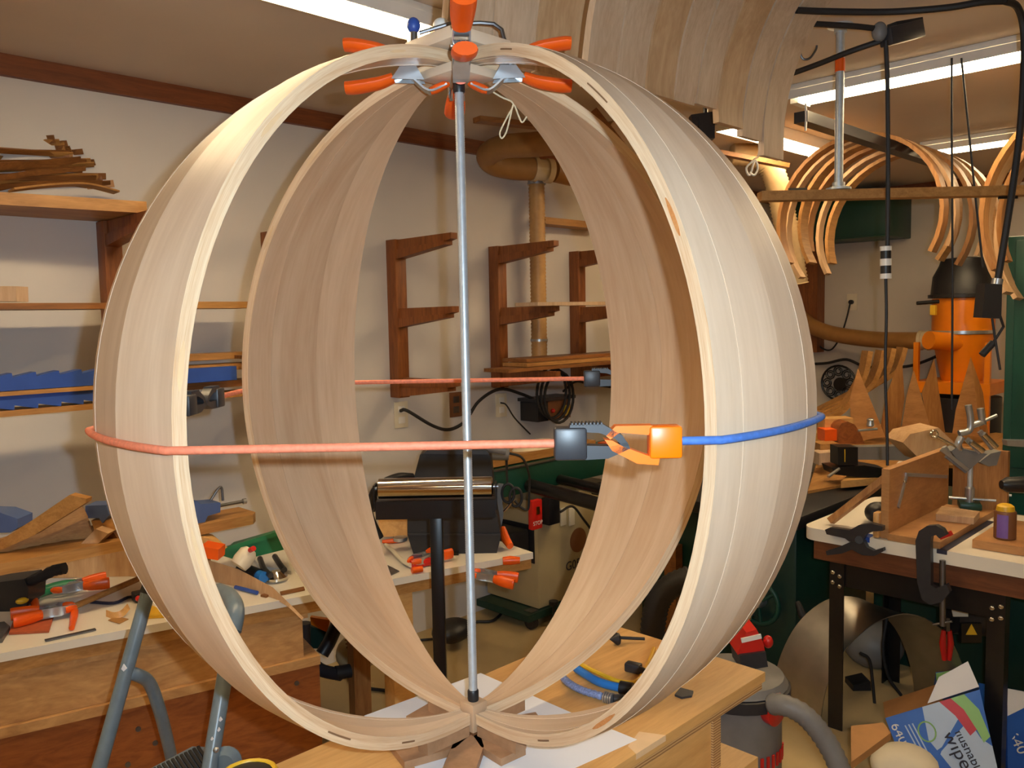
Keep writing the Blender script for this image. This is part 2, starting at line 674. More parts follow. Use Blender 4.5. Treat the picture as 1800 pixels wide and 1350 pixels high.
# pole blocks and the small plates that the clamps grip
rot45 = Matrix.Rotation(PI / 4 + R_(.2), 3, 'Z')
for s in (1, -1):
    zz = GC.z + s * GR * .978
    part(globe, 'pole_block', MB().box((GC.x, GC.y, zz), (.032, .032, .046), rot45 @ Matrix.Rotation(PI / 4, 3, 'Z'), .002), M['gore_b'])
zt = GC.z + GR * .994
part(globe, 'pole_plate', MB().box((GC.x, GC.y, zt + .012), (.115, .115, .018), Matrix.Rotation(R_(0), 3, 'Z'), .002), M['gore'])
part(globe, 'pole_plate', MB().box((GC.x, GC.y, zt - .030), (.085, .085, .014), Matrix.Rotation(R_(0), 3, 'Z'), .002), M['gore'])


def slot(gi, s, L, ln, w, col, name='slot'):
    """short slot or gouge cut in the edge face of a gore"""
    mid = GORES[gi][0]
    r = GR * (1 - GT / 2)
    p = gpt(mid, s, R_(L), r)
    q = gpt(mid, s, R_(L) + ln / GR, r)
    mp = gpt(mid, s, R_(L) + ln / GR / 2, r)
    across = (gpt(mid, s, R_(L), GR) - gpt(mid, s, R_(L), GR * (1 - GT))).normalized()
    nrm = gdir(mid + (90 if s > 0 else -90))
    ws = [w * f for f in ((.9, 1, 1, 1, .9) if col == 'slot' else (.25, .9, 1, .8, .2))]
    ps = [gpt(mid, s, R_(L) + ln / GR * t, r) for t in (0, .2, .5, .8, 1)]
    part(gores[gi], name, MB().ribbon(ps, across, ws, .0008), M[col])


M['slot'] = plain('slot_dark_wood', (132, 96, 66), .7)
M['chip'] = plain('chipped_wood', (226, 192, 148), .6)
M['knot'] = wood('reddish_figure', (190, 116, 58), (214, 150, 92), (2, 30, 30), .5, 4)
slot(1, -1, 73, .03, .0022, 'slot')
slot(1, -1, 47, .05, .002, 'slot')
slot(1, -1, -69, .03, .0025, 'slot')
slot(1, -1, 24, .05, .006, 'knot', 'figure')
slot(0, 1, 72, .035, .004, 'chip', 'gouge')
slot(0, 1, 41, .05, .006, 'chip', 'gouge')
slot(0, 1, 6, .055, .007, 'chip', 'gouge')
slot(0, 1, -18, .07, .005, 'chip', 'gouge')
slot(0, 1, -57, .05, .0025, 'slot')
slot(0, 1, -73, .03, .0025, 'slot')
slot(3, -1 * -1, 50, .06, .006, 'chip', 'gouge')
slot(3, 1, 30, .05, .006, 'chip', 'gouge')
slot(1, -1, -53, .06, .006, 'knot', 'figure')
slot(2, 1, 70, .03, .002, 'slot')

# ------------------------------------------------------------------ threaded rod
zb = GC.z - GR * .978 + .023
rod = thing('threaded_rod', 'shiny zinc threaded rod standing upright through the middle of the globe', 'rod', (GC.x, GC.y, zb))
mb = MB()
prof = [(.0066, .012)]
z = .012
top = 2.10 - zb
while z < top:
    prof += [(.0074, z + .0012), (.0066, z + .0024)]
    z += .0036
mb.lathe((GC.x, GC.y, zb), UP, prof, 16)
part(rod, 'shaft', mb, M['zinc'], ang=80)
part(rod, 'end_cap', MB().lathe((GC.x, GC.y, zb), UP, [(.0085, 0), (.0092, .002), (.0092, .016), (.0078, .018)], 20), M['black'], 'black plastic end cap on the lower end')
part(rod, 'end_cap', MB().lathe((GC.x, GC.y, zt - .056), UP, [(.0085, 0), (.0092, .002), (.0092, .016), (.0085, .018)], 20), M['black'], 'black plastic collar near the upper end')

# ------------------------------------------------------------------ bungee cords round the equator
CZB = GC.z - .007
CR = .0046


def eq(a, r=GR + .006):
    p = GC + gdir(a) * r
    return V((p.x, p.y, CZB))


def cord_path(l):
    out = []
    m = []
    for i, p in enumerate(l):        # between two points that both lie on the globe the cord follows its curve
        m.append(p)
        if i + 1 < len(l):
            q = l[i + 1]
            rp, rq = (p - GC).length, (q - GC).length
            if abs(rp - GR - .006) < .002 and abs(rq - GR - .006) < .002 and .01 < (q - p).length < .30:
                for k in range(1, 5):
                    v = p.lerp(q, k / 5) - GC
                    d = v.xy.length
                    v.xy *= (GR + .006) / d
                    m.append(GC + v)
    l = m
    for i, p in enumerate(l):
        out.append(p)
        if i + 1 < len(l):
            n = max(1, int((l[i + 1] - p).length / .03))
            for k in range(1, n):
                out.append(p.lerp(l[i + 1], k / n))
    return out


def hook_mesh(black):
    a = MB()
    a.box((.016, 0, 0), (.034, .022, .034), bev=.003)
    b = MB()
    if black:
        up_ = [(.014, .012), (.016, .020), (.05, .020), (.070, .008), (.077, -.003), (.070, -.003), (.062, .005), (.046, .011), (.032, .012)]
        lo_ = [(.031, -.017), (.055, -.016), (.078, -.006), (.075, .001), (.060, -.003), (.031, -.002)]
    else:
        up_ = [(.03, .018), (.034, .008), (.064, .011), (.074, .004), (.078, .008), (.068, .018)]
        lo_ = [(.022, -.014), (.024, -.024), (.046, -.022), (.072, -.008), (.080, .004), (.072, .003), (.060, -.004), (.034, -.014)]
    for pl in (up_, lo_):
        b.prism([(x, -.008, z) for x, z in pl], (0, .016, 0))
    c = MB()
    for i in range(9 if black else 0):
        c.box((.018 + i * .0038, 0, .0205), (.0018, .016, .003))
    return a, b, c


def bungee(name, label, path, cmat, hooks):
    t = thing('elastic_bungee', label, 'bungee cord', path[0])
    part(t, 'cord', MB().tube(cord_path(path), CR, 10), cmat)
    for (p, q, m, lab, blk) in hooks:       # p = cord end, q = where the hook points
        a, b, c = hook_mesh(blk)
        x = (q - p).normalized()
        y = UP.cross(x).normalized()
        mm = Matrix((x, y, x.cross(y))).transposed().to_4x4()
        mm.translation = p
        for mbk in (a, b, c):
            mbk.bm.transform(mm)
        h = part(t, 'hook', b, m, lab)
        part(h, 'socket', a, m)
        if blk:
            part(h, 'ribbed_grip', c, m)


A0, A1 = eq(-32.73), eq(33.0)


def chord(px):
    return A0.lerp(A1, (px - 309) / (1258 - 309))


L0, L1 = eq(-59.7), eq(-122.7)
lh = lambda u: L0.lerp(L1, u)
bungee('bungee_cord', 'salmon pink bungee cord stretched across the front of the globe, black hooks', [chord(975), chord(640), A0, eq(-46.2), eq(-55), L0, lh(.52)], M['salmon'],
       [(chord(972), chord(1080), M['charc'], 'charcoal black hook', True), (lh(.52), L1, M['charc'], 'charcoal black hook', True)])
B0, B1 = eq(-149.66), eq(146.75)
bk = lambda u: B0.lerp(B1, u)
bungee('bungee_cord', 'salmon pink bungee cord across the back of the globe behind the rod', [lh(.80), L1, eq(-136), B0, bk(.5), bk(.88)], M['salmon'],
       [(lh(.80), L0, M['charc'], 'charcoal black hook', True), (bk(.88), B1, M['charc'], 'charcoal black hook', True)])
bungee('bungee_cord', 'blue bungee cord wrapped round the right gore of the globe, orange hook', [chord(1183), A1, eq(46.5), eq(55), eq(59.94), eq(119.8), eq(133.3), eq(143)], M['bluecord'],
       [(chord(1186), chord(1070), M['orange_h'], 'bright orange hook', False)])


# ------------------------------------------------------------------ spring clamps
def clamp_parts(t, spread=.040, gap=.026, L=.165):
    """local x points from the jaw tips to the handle ends"""
    for s in (1, -1):
        mb = MB()
        cen = spline([(.0, 0, s * gap), (.028, 0, s * (gap + .010)), (.058, 0, s * .016), (.078, 0, s * .018), (.10, 0, s * (spread * .75))], 5)
        mb.ribbon(cen, (0, 1, 0), [.018 + .008 * math.sin(PI * i / (len(cen) - 1)) for i in range(len(cen))], .003)
        for q in (-.012, .012):
            mb.prism([(.046, q - .001, s * .003), (.070, q - .001, s * .003), (.084, q - .001, s * .022), (.034, q - .001, s * .024)], (0, .002, 0))
        part(t, 'jaw', mb, M['steel'])
        g = MB()
        hp = spline([(.082, 0, s * (spread * .55)), (.105, 0, s * (spread * .8)), (.14, 0, s * (spread * .98)), (L, 0, s * spread)], 4)
        k = len(hp)
        g.tube(hp, [.0135 + .0045 * math.sin(PI * min(1, i / (k - 1) * .75)) for i in range(k)], 14, flat=.55)
        part(t, 'grip', g, M['orange'])
        pd = MB()
        pd.tube([(-.004, 0, s * (gap - .002)), (.004, 0, s * gap), (.018, 0, s * (gap + .006)), (.026, 0, s * (gap + .009))], [.004, .010, .011, .009], 12, flat=.6)
        part(t, 'jaw_pad', pd, M['orange'])
    sp = MB()
    for q in range(-4, 5):
        sp.tube([(.061 + .0075 * math.cos(a * PI / 5), q * .0026, .0075 * math.sin(a * PI / 5)) for a in range(10)], .0012, 6, True)
    sp.cyl((.061, -.015, 0), (.061, .015, 0), .003, n=10)
    part(t, 'spring', sp, M['steel'])


def new_clamp(label, group=None, **k):
    t = thing('spring_clamp', label, 'clamp', (0, 0, 0), group)
    clamp_parts(t, **k)
    return t


hubz = zt - .009
cl = new_clamp('orange-handled spring clamp gripping the globe top, handles pointing left', 'clamps on top of the globe', spread=.032, gap=.029, L=.155)
c2 = dup(cl, 'orange-handled spring clamp gripping the globe top, handles pointing right', 'clamps on top of the globe')
c3 = dup(cl, 'orange-handled spring clamp on the globe top with handles toward the viewer', 'clamps on top of the globe')
c4 = dup(cl, 'orange-handled spring clamp behind the rod top, handles pointing away', 'clamps on top of the globe')
for c, a, dz, r0 in ((cl, -88, -.006, .018), (c2, 92, -.006, .018), (c3, 6, -.007, .035), (c4, 186, -.004, .03)):
    d = gdir(a)
    place(c, V((GC.x, GC.y, hubz + dz)) + d * r0, d, UP)

# little rod clamp with blue and white knobs lying on the top plates
t = thing('rod_clamp', 'thin dark rod clamp with a blue knob across the top of the globe', 'clamp', (GC.x, GC.y, zt + .02))
ky = lambda px, py: at(px, py, 1.40)
part(t, 'rod', MB().tube([ky(737, 58), ky(790, 42), ky(845, 40), ky(868, 42), ky(882, 52), ky(888, 76)], .0034, 8), M['dull'])
part(t, 'post', MB().cyl(ky(727, 48), ky(728, 84), .006, n=12), M['dull'])
part(t, 'knob', MB().ball(ky(727, 45), (.011, .011, .013)), M['blue'], 'blue knob')
t = thing('round_finial', 'round white ribbed knob behind the orange clamp on the globe top', 'finial', ky(776, 62))
part(t, 'ball', MB().ball(at(776, 46, 1.43), (.0145, .0145, .013)), M['white'])
part(t, 'stem', MB().lathe(at(777, 68, 1.43), UP, [(.010, 0), (.010, .006), (.008, .007), (.010, .009), (.010, .014)], 16), M['white'])

# string hanging off the top
sp_ = lambda px, py, d=1.36: at(px, py, d)
st = MB().tube(spline([sp_(836, 130), sp_(850, 150), sp_(880, 170), sp_(902, 182), sp_(892, 205), sp_(879, 232), sp_(882, 243), sp_(890, 232), sp_(897, 205), sp_(903, 184), sp_(912, 205), sp_(918, 215), sp_(926, 205)], 4), .0014, 6)
solo('string', 'loop of cream string hanging from the top of the globe', 'string', st, M['string'])

# ================================================================== plywood bench under the globe
BT = .916
bench = thing('plywood_bench', 'plywood bench with a wide top board, carrying the wooden globe', 'workbench', (.8, .96, FZ))
part(bench, 'top_board', MB().bx((.0, .762, BT - .018), (1.43, 1.15, BT)), M['birch'])
part(bench, 'lower_board', MB().bx((.0, .766, BT - .033), (1.425, 1.145, BT - .0185)), M['ply_edge'])
part(bench, 'box', MB().bx((.02, .80, .5), (1.30, 1.12, BT - .034)), M['birch'])
part(bench, 'corner_batten', MB().bx((1.30, .795, .5), (1.325, 1.12, BT - .034)), M['ply_edge'])
part(bench, 'base_box', MB().bx((.0, .76, FZ), (1.40, 1.14, .76)), M['birch'])
part(bench, 'chip', MB().prism([(1.02, .7612, BT + .0004), (1.10, .7612, BT + .0004), (1.08, .80, BT + .0004), (1.03, .785, BT + .0004)], (0, 0, -.010)), M['chip'])
# white papers under the jig
pz = BT + .0006
solo('paper_sheet', 'white paper sheet on the plywood bench at the foot of the globe', 'paper',
     MB().prism([onz(*p, pz) for p in ((640, 1258), (845, 1183), (1010, 1255), (1120, 1300), (1010, 1350), (860, 1420), (760, 1390), (715, 1330), (690, 1292))], (0, 0, -.0005)), M['paper'])
# hardboard cross: four arms under the gores
jt = thing('cross_jig', 'brown hardboard cross under the foot of the wooden globe', 'jig', (GC.x, GC.y, BT))
for i, (a, l0, l1, w) in enumerate(((-62, .0, .135, .075), (40, .0, .10, .05), (108, .0, .115, .045), (-126, .0, .125, .055), (-8, .0, .16, .05))):
    d, e = gdir(a), gdir(a + 90)
    o = V((GC.x, GC.y, pz + .0003))
    mb = MB().prism([o + d * .012 - e * .012, o + d * .05 - e * w / 2, o + d * l1 - e * w / 2, o + d * l1 + e * w / 2, o + d * .05 + e * w / 2, o + d * .012 + e * .012], (0, 0, .012))
    part(jt, 'arm', mb, M['cross'])
for a in (-46.2, 46.5, 133.3, -136.2):
    d, e = gdir(a), gdir(a + 90)
    o = V((GC.x, GC.y, pz + .0126))
    # curved cradle block following the gore
    pr = []
    for k in range(9):
        x = .02 + .085 * k / 8
        h = GC.z - math.sqrt(max((GR + .002) ** 2 - x * x, 0)) * .994
        pr.append((x, h))
    poly = [o + d * x + UP * (max(h, o.z + .004) - o.z) for x, h in pr] + [o + d * pr[-1][0], o + d * pr[0][0]]
    part(jt, 'cradle', MB().prism([p - e * .012 for p in poly], e * .024), M['cross'])
part(jt, 'centre_block', MB().box((GC.x, GC.y, pz + .0095), (.03, .03, .018)), M['brown'])

# things lying on the bench
def bz(px, py, h=0):
    return onz(px, py, BT + h)


t = thing('hose_nozzle', 'black cone nozzle with a thin stem lying on the plywood bench', 'nozzle', bz(1085, 1128))
part(t, 'cone', MB().lathe(bz(1072, 1124, .013), bz(1100, 1122, .011) - bz(1072, 1124, .013), [(.001, 0), (.013, .016), (.012, .02), (.006, .022)], 16), M['black'])
part(t, 'stem', MB().cyl(bz(1090, 1121, .011), bz(1133, 1123, .006), .0032), M['black'])
t = thing('braided_hose', 'short braided clear hose with chrome fitting on the plywood bench', 'hose', bz(1030, 1215))
hp = spline([bz(990, 1192, .008), bz(1003, 1203, .008), bz(1025, 1214, .008), bz(1058, 1224, .008)], 8)
part(t, 'tube', MB().tube(hp, [.0062 + .0012 * (i % 2) for i in range(len(hp))], 10), plain('braided_hose', (130, 146, 190), .3, 0, .4, 300), ang=80)
mb = MB()
for k in range(4):
    p = bz(1062 + k * 4, 1225 + k, .009)
    mb.cyl(p, p + (bz(1066, 1226, .009) - bz(1062, 1225, .009)) * .7, .010, n=14)
part(t, 'fitting', mb, M['steel'])
part(t, 'plug', MB().cyl(bz(1078, 1229, .009), bz(1096, 1228, .009), .008, n=12), M['charc'])
t = thing('blue_hose', 'short bright blue hose with a black nut on the plywood bench', 'hose', bz(1050, 1195))
part(t, 'tube', MB().tube(spline([bz(1013, 1175, .008), bz(1030, 1186, .008), bz(1056, 1200, .008), bz(1094, 1210, .008)], 6), .0078, 12), M['bright'])
part(t, 'nut', MB().cyl(bz(1090, 1208, .010), bz(1112, 1212, .010), .012, n=10), M['black'])
solo('yellow_hose', 'thin yellow tube curving behind the blue hose on the bench', 'hose',
     MB().tube(spline([bz(1018, 1166, .005), bz(1050, 1182, .005), bz(1090, 1198, .005), bz(1120, 1196, .005), bz(1140, 1165, .005), bz(1150, 1140, .005)], 6), .0042, 8), M['yellow'])
t = thing('spray_nozzle', 'grey angular spray nozzle lying near the right gore', 'nozzle', bz(1120, 1180))
part(t, 'head', MB().bar(bz(1100, 1170, .010), bz(1127, 1176, .010), .02, .018, bev=.004), M['charc'])
part(t, 'neck', MB().cyl(bz(1122, 1176, .010), bz(1142, 1186, .008), .007), M['charc'])
solo('plastic_wedge', 'small flat charcoal plastic piece on the bench right of the globe', 'plastic piece',
     MB().prism([bz(1186, 1224), bz(1196, 1212), bz(1219, 1218), bz(1216, 1226), bz(1198, 1229)], (0, 0, .004)), M['charc'])

# ================================================================== left wall: bracket racks, shelves
def slab(mb, pts, d, t, off=None):
    """board seen face-on: outline at distance d, thickness t going away"""
    ps = [at(x, y, d[i] if isinstance(d, (list, tuple)) else d) for i, (x, y) in enumerate(pts)]
    mb.prism(ps, (off if off is not None else FWD) * t)
    return mb


def bracket(label):
    t = thing('shelf_bracket', label, 'bracket', (0, 0, 0), 'wooden wall brackets for storing boards')
    part(t, 'upright', MB().bx((0, -.066, 1.255), (.058, 0, 1.944), bev=.002), M['bracket'])
    for z in (1.944, 1.648, 1.345):
        part(t, 'arm', MB().prism([(.012, -.066, z - .045), (.012, -.066, z - .002), (.012, -.42, z + .0), (.012, -.42, z - .024), (.012, -.39, z - .03)], (.034, 0, 0)), M['bracket'])
        part(t, 'cleat', MB().prism([(.004, -.066, z - .085), (.004, -.066, z - .045), (.004, -.385, z - .03), (.004, -.385, z - .046)], (.046, 0, 0)), M['bracket'])
    return t


br = bracket('dark wooden wall bracket holding the left shelf end with the strip pile')
br.location = (1.037, YW, 0)
for x, l in ((1.639, 'wooden wall bracket mostly hidden behind the back left gore'), (2.236, 'wooden wall bracket with three arms, just left of the threaded rod'),
             (2.853, 'wooden wall bracket in front of the vertical ribbed duct'), (3.452, 'wooden wall bracket beside the back right gore edge')):
    dup(br, l).location = (x, YW, 0)

zs = 1.946
solo('wall_shelf', 'thick pale shelf board high on the left wall under a pile of strips', 'shelf',
     MB().prism([(-.4, YW - .002, zs), (1.067, YW - .002, zs), (1.085, 2.69, zs), (-.4, 2.86, zs)], (0, 0, .036)), M['oak'])
# pile of thin strips on the shelf
rs = random.Random(3)
for i in range(26):
    k = i / 25
    ex = 200 - 130 * k ** .8 + rs.uniform(-20, 15)
    ey = 326 - 62 * k + rs.uniform(-6, 6)
    if 8 < i < 14:
        ex = 138 + rs.uniform(-12, 8); ey = 296 + rs.uniform(-6, 8)
    d = 2.62 - rs.uniform(0, .12)
    a = at(-60, 338 - 95 * k + rs.uniform(-16, 16), d + rs.uniform(-.1, .1))
    b = at(ex, ey, d + .35)
    m = a.lerp(b, .5) + UP * (rs.uniform(.0, .012))
    a.z = max(a.z, zs + .041); b.z = max(b.z, zs + .041)
    a.y = min(a.y, YW - .02); b.y = min(b.y, YW - .02)
    ln = (b - a)
    name_, lab = ('thin_strip', 'thin brown curved wood strip in the pile on the high shelf')
    solo(name_, lab, 'wood strip', MB().ribbon(spline([a - ln * .1, m, b], 5), UP.lerp(V((0, -1, 0)), rs.uniform(.1, .6)), rs.uniform(.014, .026), .005),
         M[('oak', 'oak_d', 'oak_d')[i % 3]], 'pile of thin strips on the high shelf')
solo('curved_offcut', 'pale bowed strip lying lowest and farthest right on the high shelf', 'wood strip',
     MB().ribbon(spline([at(20, 334, 2.5), at(90, 326, 2.62), at(150, 325, 2.75), at(205, 338, 2.86)], 5), (.3, -1, .2), .03, .006), M['oak'])

# boards on the brackets, left part
zm = 1.6485
solo('long_board', 'long narrow brown board at eye level on the left wall brackets', 'board',
     MB().bx((-.4, 2.70, zm), (.98, 2.9, zm + .018)), M['oak_d'])
solo('long_board', 'light brown board end seen between the two left gores', 'board',
     MB().bx((1.0, 2.72, zm), (1.47, 2.9, zm + .022)), M['oak'])
solo('wood_block', 'pale pinkish block on the left edge, on the eye-level board', 'block', slab(MB(), [(-40, 503), (28, 503), (29, 530), (-40, 530)], 2.40, .06), M['strip'])
zl = 1.3455
solo('long_board', 'pale board lying lowest under the blue toothed bars', 'board', MB().bx((-.4, 2.68, zl), (1.45, 2.80, zl + .016)), M['oak'])
solo('long_board', 'thin pale board between the two blue toothed bars', 'board', MB().bx((-.4, 2.69, zl + .058), (1.0, 2.79, zl + .070)), M['oak'])


def toothed(label, x0, x1, z0, h, up, xt0):
    pr = [(x0, z0), (x1, z0)] if up else [(x0, z0 + h), (x1, z0 + h)]
    s = 1 if up else -1
    zb_ = z0 + h if up else z0
    xs = x1
    pts = []
    while xs > xt0:
        pts += [(xs, zb_ + s * .014), (xs - .012, zb_ + s * .012), (xs - .058, zb_ + s * .002), (xs - .060, zb_ + s * .0)]
        xs -= .062
    pts += [(xt0 - .03, zb_ + s * .014), (x0, zb_ + s * .014)]
    solo('toothed_bar', label, 'toothed bar', MB().prism([(x, 2.70, z) for x, z in pr + pts], (0, .05, 0)), M['blue'], 'blue toothed bars on the bracket boards')


toothed('blue bar with a saw-toothed top edge on the thin pale board', -.3, .93, zl + .0715, .036, True, .66)
toothed('blue bar with saw teeth along its lower edge, under the thin board', -.3, .93, zl + .030, .028, False, .66)
solo('blue_bar', 'end of a blue bar behind the black bungee hooks at left', 'toothed bar', MB().bx((1.1, 2.69, zl + .058), (1.36, 2.73, zl + .105)), M['blue'])
for i, (x0, x1, y0, z, m, l) in enumerate((
        (1.02, 1.5, 2.76, zl + .088, 'oak', 'upper pale board behind the blue bar between the left gores'),
        (1.02, 1.5, 2.75, zl + .030, 'oak_d', 'brown board under the blue bar between the left gores'),
        (1.02, 1.5, 2.80, zl + .125, 'oak', 'topmost board of the stack left of the back gore'))):
    solo('stacked_board', l, 'board', MB().bx((x0, y0, z), (x1, y0 + .1, z + .022)), M[m], 'boards stacked behind the blue bar')
solo('board_end', 'small dark board end peeking out left of the back gore', 'board', MB().bx((1.40, 2.7, 1.472), (1.56, 2.78, 1.484)), M['oak_d'])
solo('board_end', 'round-nosed brown board end above the stacked boards', 'board', MB().bx((1.40, 2.69, 1.435), (1.56, 2.76, 1.452), bev=.006), M['oak'])

# boards on the right brackets
solo('rough_board', 'thin rough pale board resting on the middle bracket arms right of the rod', 'board',
     MB().ribbon([V((2.72, 2.62, 1.655)), V((3.2, 2.62, 1.657)), V((4.1, 2.62, 1.657))], (0, 1, 0), .14, .016), M['strip'])
for i, (x0, y0, z, l) in enumerate(((2.62, 2.64, 1.352, 'long rough board lowest on the lower bracket arms'), (2.76, 2.66, 1.370, 'brown board in the middle of the lower bracket arms'),
                                    (2.80, 2.70, 1.388, 'topmost brown board on the lower bracket arms'))):
    solo('long_board', l, 'board', MB().bx((x0, y0, z), (4.0, y0 + .16, z + .016)), M[('oak_d', 'oak', 'oak_d')[i]], 'boards on the lower bracket arms')
solo('short_board', 'short board with a dark clip high beside the vertical duct', 'board', MB().bx((3.16, 2.9, 2.066), (3.62, 2.995, 2.10)), M['oak'])

# ------------------------------------------------------------------ left workbench (it stands a little askew to the wall)
LZ = .80
P0, Eb = V((.518, 2.313, 0)), V((.970, -.2425, 0)).normalized()
Nb = V((-Eb.y, Eb.x, 0))      # toward the wall


def bf(u, v, z):
    return P0 + Eb * u + Nb * v + UP * z


def bbox(mb, u0, u1, v0, v1, z0, z1):
    mb.rings([[bf(u0, v0, z), bf(u1, v0, z), bf(u1, v1, z), bf(u0, v1, z)] for z in (z0, z1)])
    return mb


lb = thing('long_workbench', 'long low workbench with a white top and wooden drawers along the left wall', 'workbench', bf(.4, .3, FZ))
mb = MB()
mb.rings([[bf(-.9, 0, z), bf(1.551, 0, z), bf(1.50, .48, z), bf(.3, .60, z), bf(-.9, .42, z)] for z in (LZ - .022, LZ)])
part(lb, 'top', mb, M['white_top'])
mb = MB()
bbox(mb, -.9, 1.545, .003, .40, LZ - .055, LZ - .0225)
part(lb, 'apron', mb, M['oak'])
part(lb, 'bead', bbox(MB(), -.9, .77, .008, .03, LZ - .070, LZ - .056), M['drawer'])
part(lb, 'drawer', bbox(MB(), -.9, .755, .014, .42, .612, LZ - .0705), M['drawer'])
part(lb, 'base_rail', bbox(MB(), -.9, .80, .0, .42, .585, .611), M['drawer'])
part(lb, 'base_cabinet', bbox(MB(), -.9, .80, .012, .42, FZ, .584), M['drawer_r'])
for u, z in ((.30, .52), (.34, .47), (.27, .43), (.36, .40), (.68, .52), (.73, .54), (.5, .45)):
    c = bf(u, .012, z)
    part(lb, 'bolt', MB().cyl(c, c - Nb * .004, .007, n=10), M['dull'])
part(lb, 'leg', bbox(MB(), 1.04, 1.11, .02, .10, FZ, LZ - .0555), M['birch'])
part(lb, 'leg', bbox(MB(), 1.02, 1.08, .33, .39, FZ, LZ - .0555), M['oak_v'])


def lz(px, py, h=0):
    return onz(px, py, LZ + h + .001)


# long bent strip standing on edge, its tip poking over the bench front
top_ = [(-80, 990), (0, 981), (110, 970), (215, 963), (300, 970), (367, 985), (420, 1001), (480, 1033), (510, 1062), (534, 1086)]
bot_ = [(-80, 1018), (0, 1017), (110, 1016), (225, 1013), (300, 1015), (375, 1022), (420, 1032), (484, 1053), (508, 1068), (531, 1090)]
mb = MB()
rings = []
for (a, b) in zip(top_, bot_):
    q = lz(*b)
    d = q.dot(FWD)
    if b[0] > 500:
        d = 2.34 - (b[0] - 500) * .002
        q = at(b[0], b[1], d)
    p = at(a[0], a[1], d + .01)
    rings.append([q, p, p + Nb * .005, q + Nb * .005])
mb.rings(rings)
solo('bent_lath', 'long thin bent board on edge along the left bench, tip overhanging', 'board', mb, M['strip2'])

# low shelf over the bench with blue corner clamps
zq = 1.0
ls = thing('low_shelf', 'low yellowish shelf on a post above the bench, seen between the left gores', 'shelf', (1.0, 2.5, LZ + .002))
part(ls, 'board', MB().prism([(.45, 2.40, zq - .03), (1.246, 2.40, zq - .03), (1.27, 2.43, zq - .03), (1.27, 2.54, zq - .03), (.45, 2.54, zq - .03)], (0, 0, .03)), M['oak'])
part(ls, 'post', MB().bx((1.10, 2.48, LZ + .002), (1.14, 2.53, zq - .0305)), M['oak_v'])
part(ls, 'post', MB().bx((.50, 2.48, LZ + .002), (.54, 2.53, zq - .0305)), M['oak_v'])


def corner_clamp(label, x, y, s=1.0):
    t = thing('corner_clamp', label, 'clamp', (x, y, zq + .001), 'blue corner clamps on the low shelf')
    part(t, 'body', MB().prism([(x - .07, y, zq + .001), (x + .01, y, zq + .001), (x + .02, y, zq + .018), (x + .06, y, zq + .022), (x + .062, y, zq + .052), (x, y, zq + .058), (x - .012, y, zq + .070), (x - .05, y, zq + .066), (x - .07, y, zq + .04)], (0, .07, 0)), M['bluegrey'])
    part(t, 'screw', MB().cyl((x + .06, y + .03, zq + .036), (x + .15, y + .03, zq + .036), .005, n=10), M['dull'])
    part(t, 'handle', MB().tube(spline([(x + .045, y + .03, zq + .058), (x + .07, y + .03, zq + .088), (x + .082, y + .03, zq + .09), (x + .084, y + .03, zq + .05)], 4), .004, 8), M['dull'])
    part(t, 'cap', MB().cyl((x + .15, y + .03, zq + .036), (x + .16, y + .03, zq + .036), .009, n=10), M['steel'])


corner_clamp('blue-grey corner clamp with a screw on the low shelf behind the left gore', 1.09, 2.42)
solo('blue_clamp_body', 'blue block on the shelf at the left edge of the photo', 'clamp', slab(MB(), [(-30, 900), (0, 901), (31, 912), (31, 928), (18, 936), (-30, 938)], 2.20, .07), M['bluegrey'])
solo('blue_clamp_body', 'blue ridged block between the tilted plank and the left gore', 'clamp', slab(MB(), [(150, 889), (186, 888), (192, 905), (180, 920), (174, 911), (150, 911)], 2.30, .06), M['bluegrey'])

# stacked bent boards at the left
dB = 2.18
solo('tilted_plank', 'wide tan plank tilted up across the pile at the left', 'board', slab(MB(), [(-60, 985), (0, 950), (62, 911), (122, 870), (152, 877), (151, 884), (60, 941), (0, 968), (-60, 1000)], dB, .03), M['oak'])
for i in range(6):
    e = [(150, 899), (152, 905), (153, 912), (155, 918), (160, 926), (166, 934)][i]
    d = dB + .05 + .012 * i
    pth = spline([at(-70, 972 + 3 * i, d - .06), at(0, 958 + 4 * i, d - .04), at(70, 934 + 4 * i, d), at(e[0], e[1], d + .05)], 5)
    solo('bent_board', 'bent tan board fanned in the pile below the tilted plank', 'board', MB().ribbon(pth, UP, [.034] * len(pth), .012), M['oak'], 'fanned bent boards on the left bench')
solo('wood_offcut', 'greyish board end leaning in the pile near the left gore', 'block', slab(MB(), [(136, 962), (168, 930), (190, 938), (162, 965)], 2.27, .05), M['strip2'])
solo('wood_offcut', 'pale splintered block on top near the left gore', 'block', slab(MB(), [(160, 915), (198, 914), (203, 932), (186, 938), (175, 928), (166, 932)], 2.31, .05), M['birch'])
solo('wood_offcut', 'dark brown block tucked behind the left gore', 'block', slab(MB(), [(170, 962), (196, 932), (207, 946), (207, 962)], 2.32, .05), M['oak_d'])

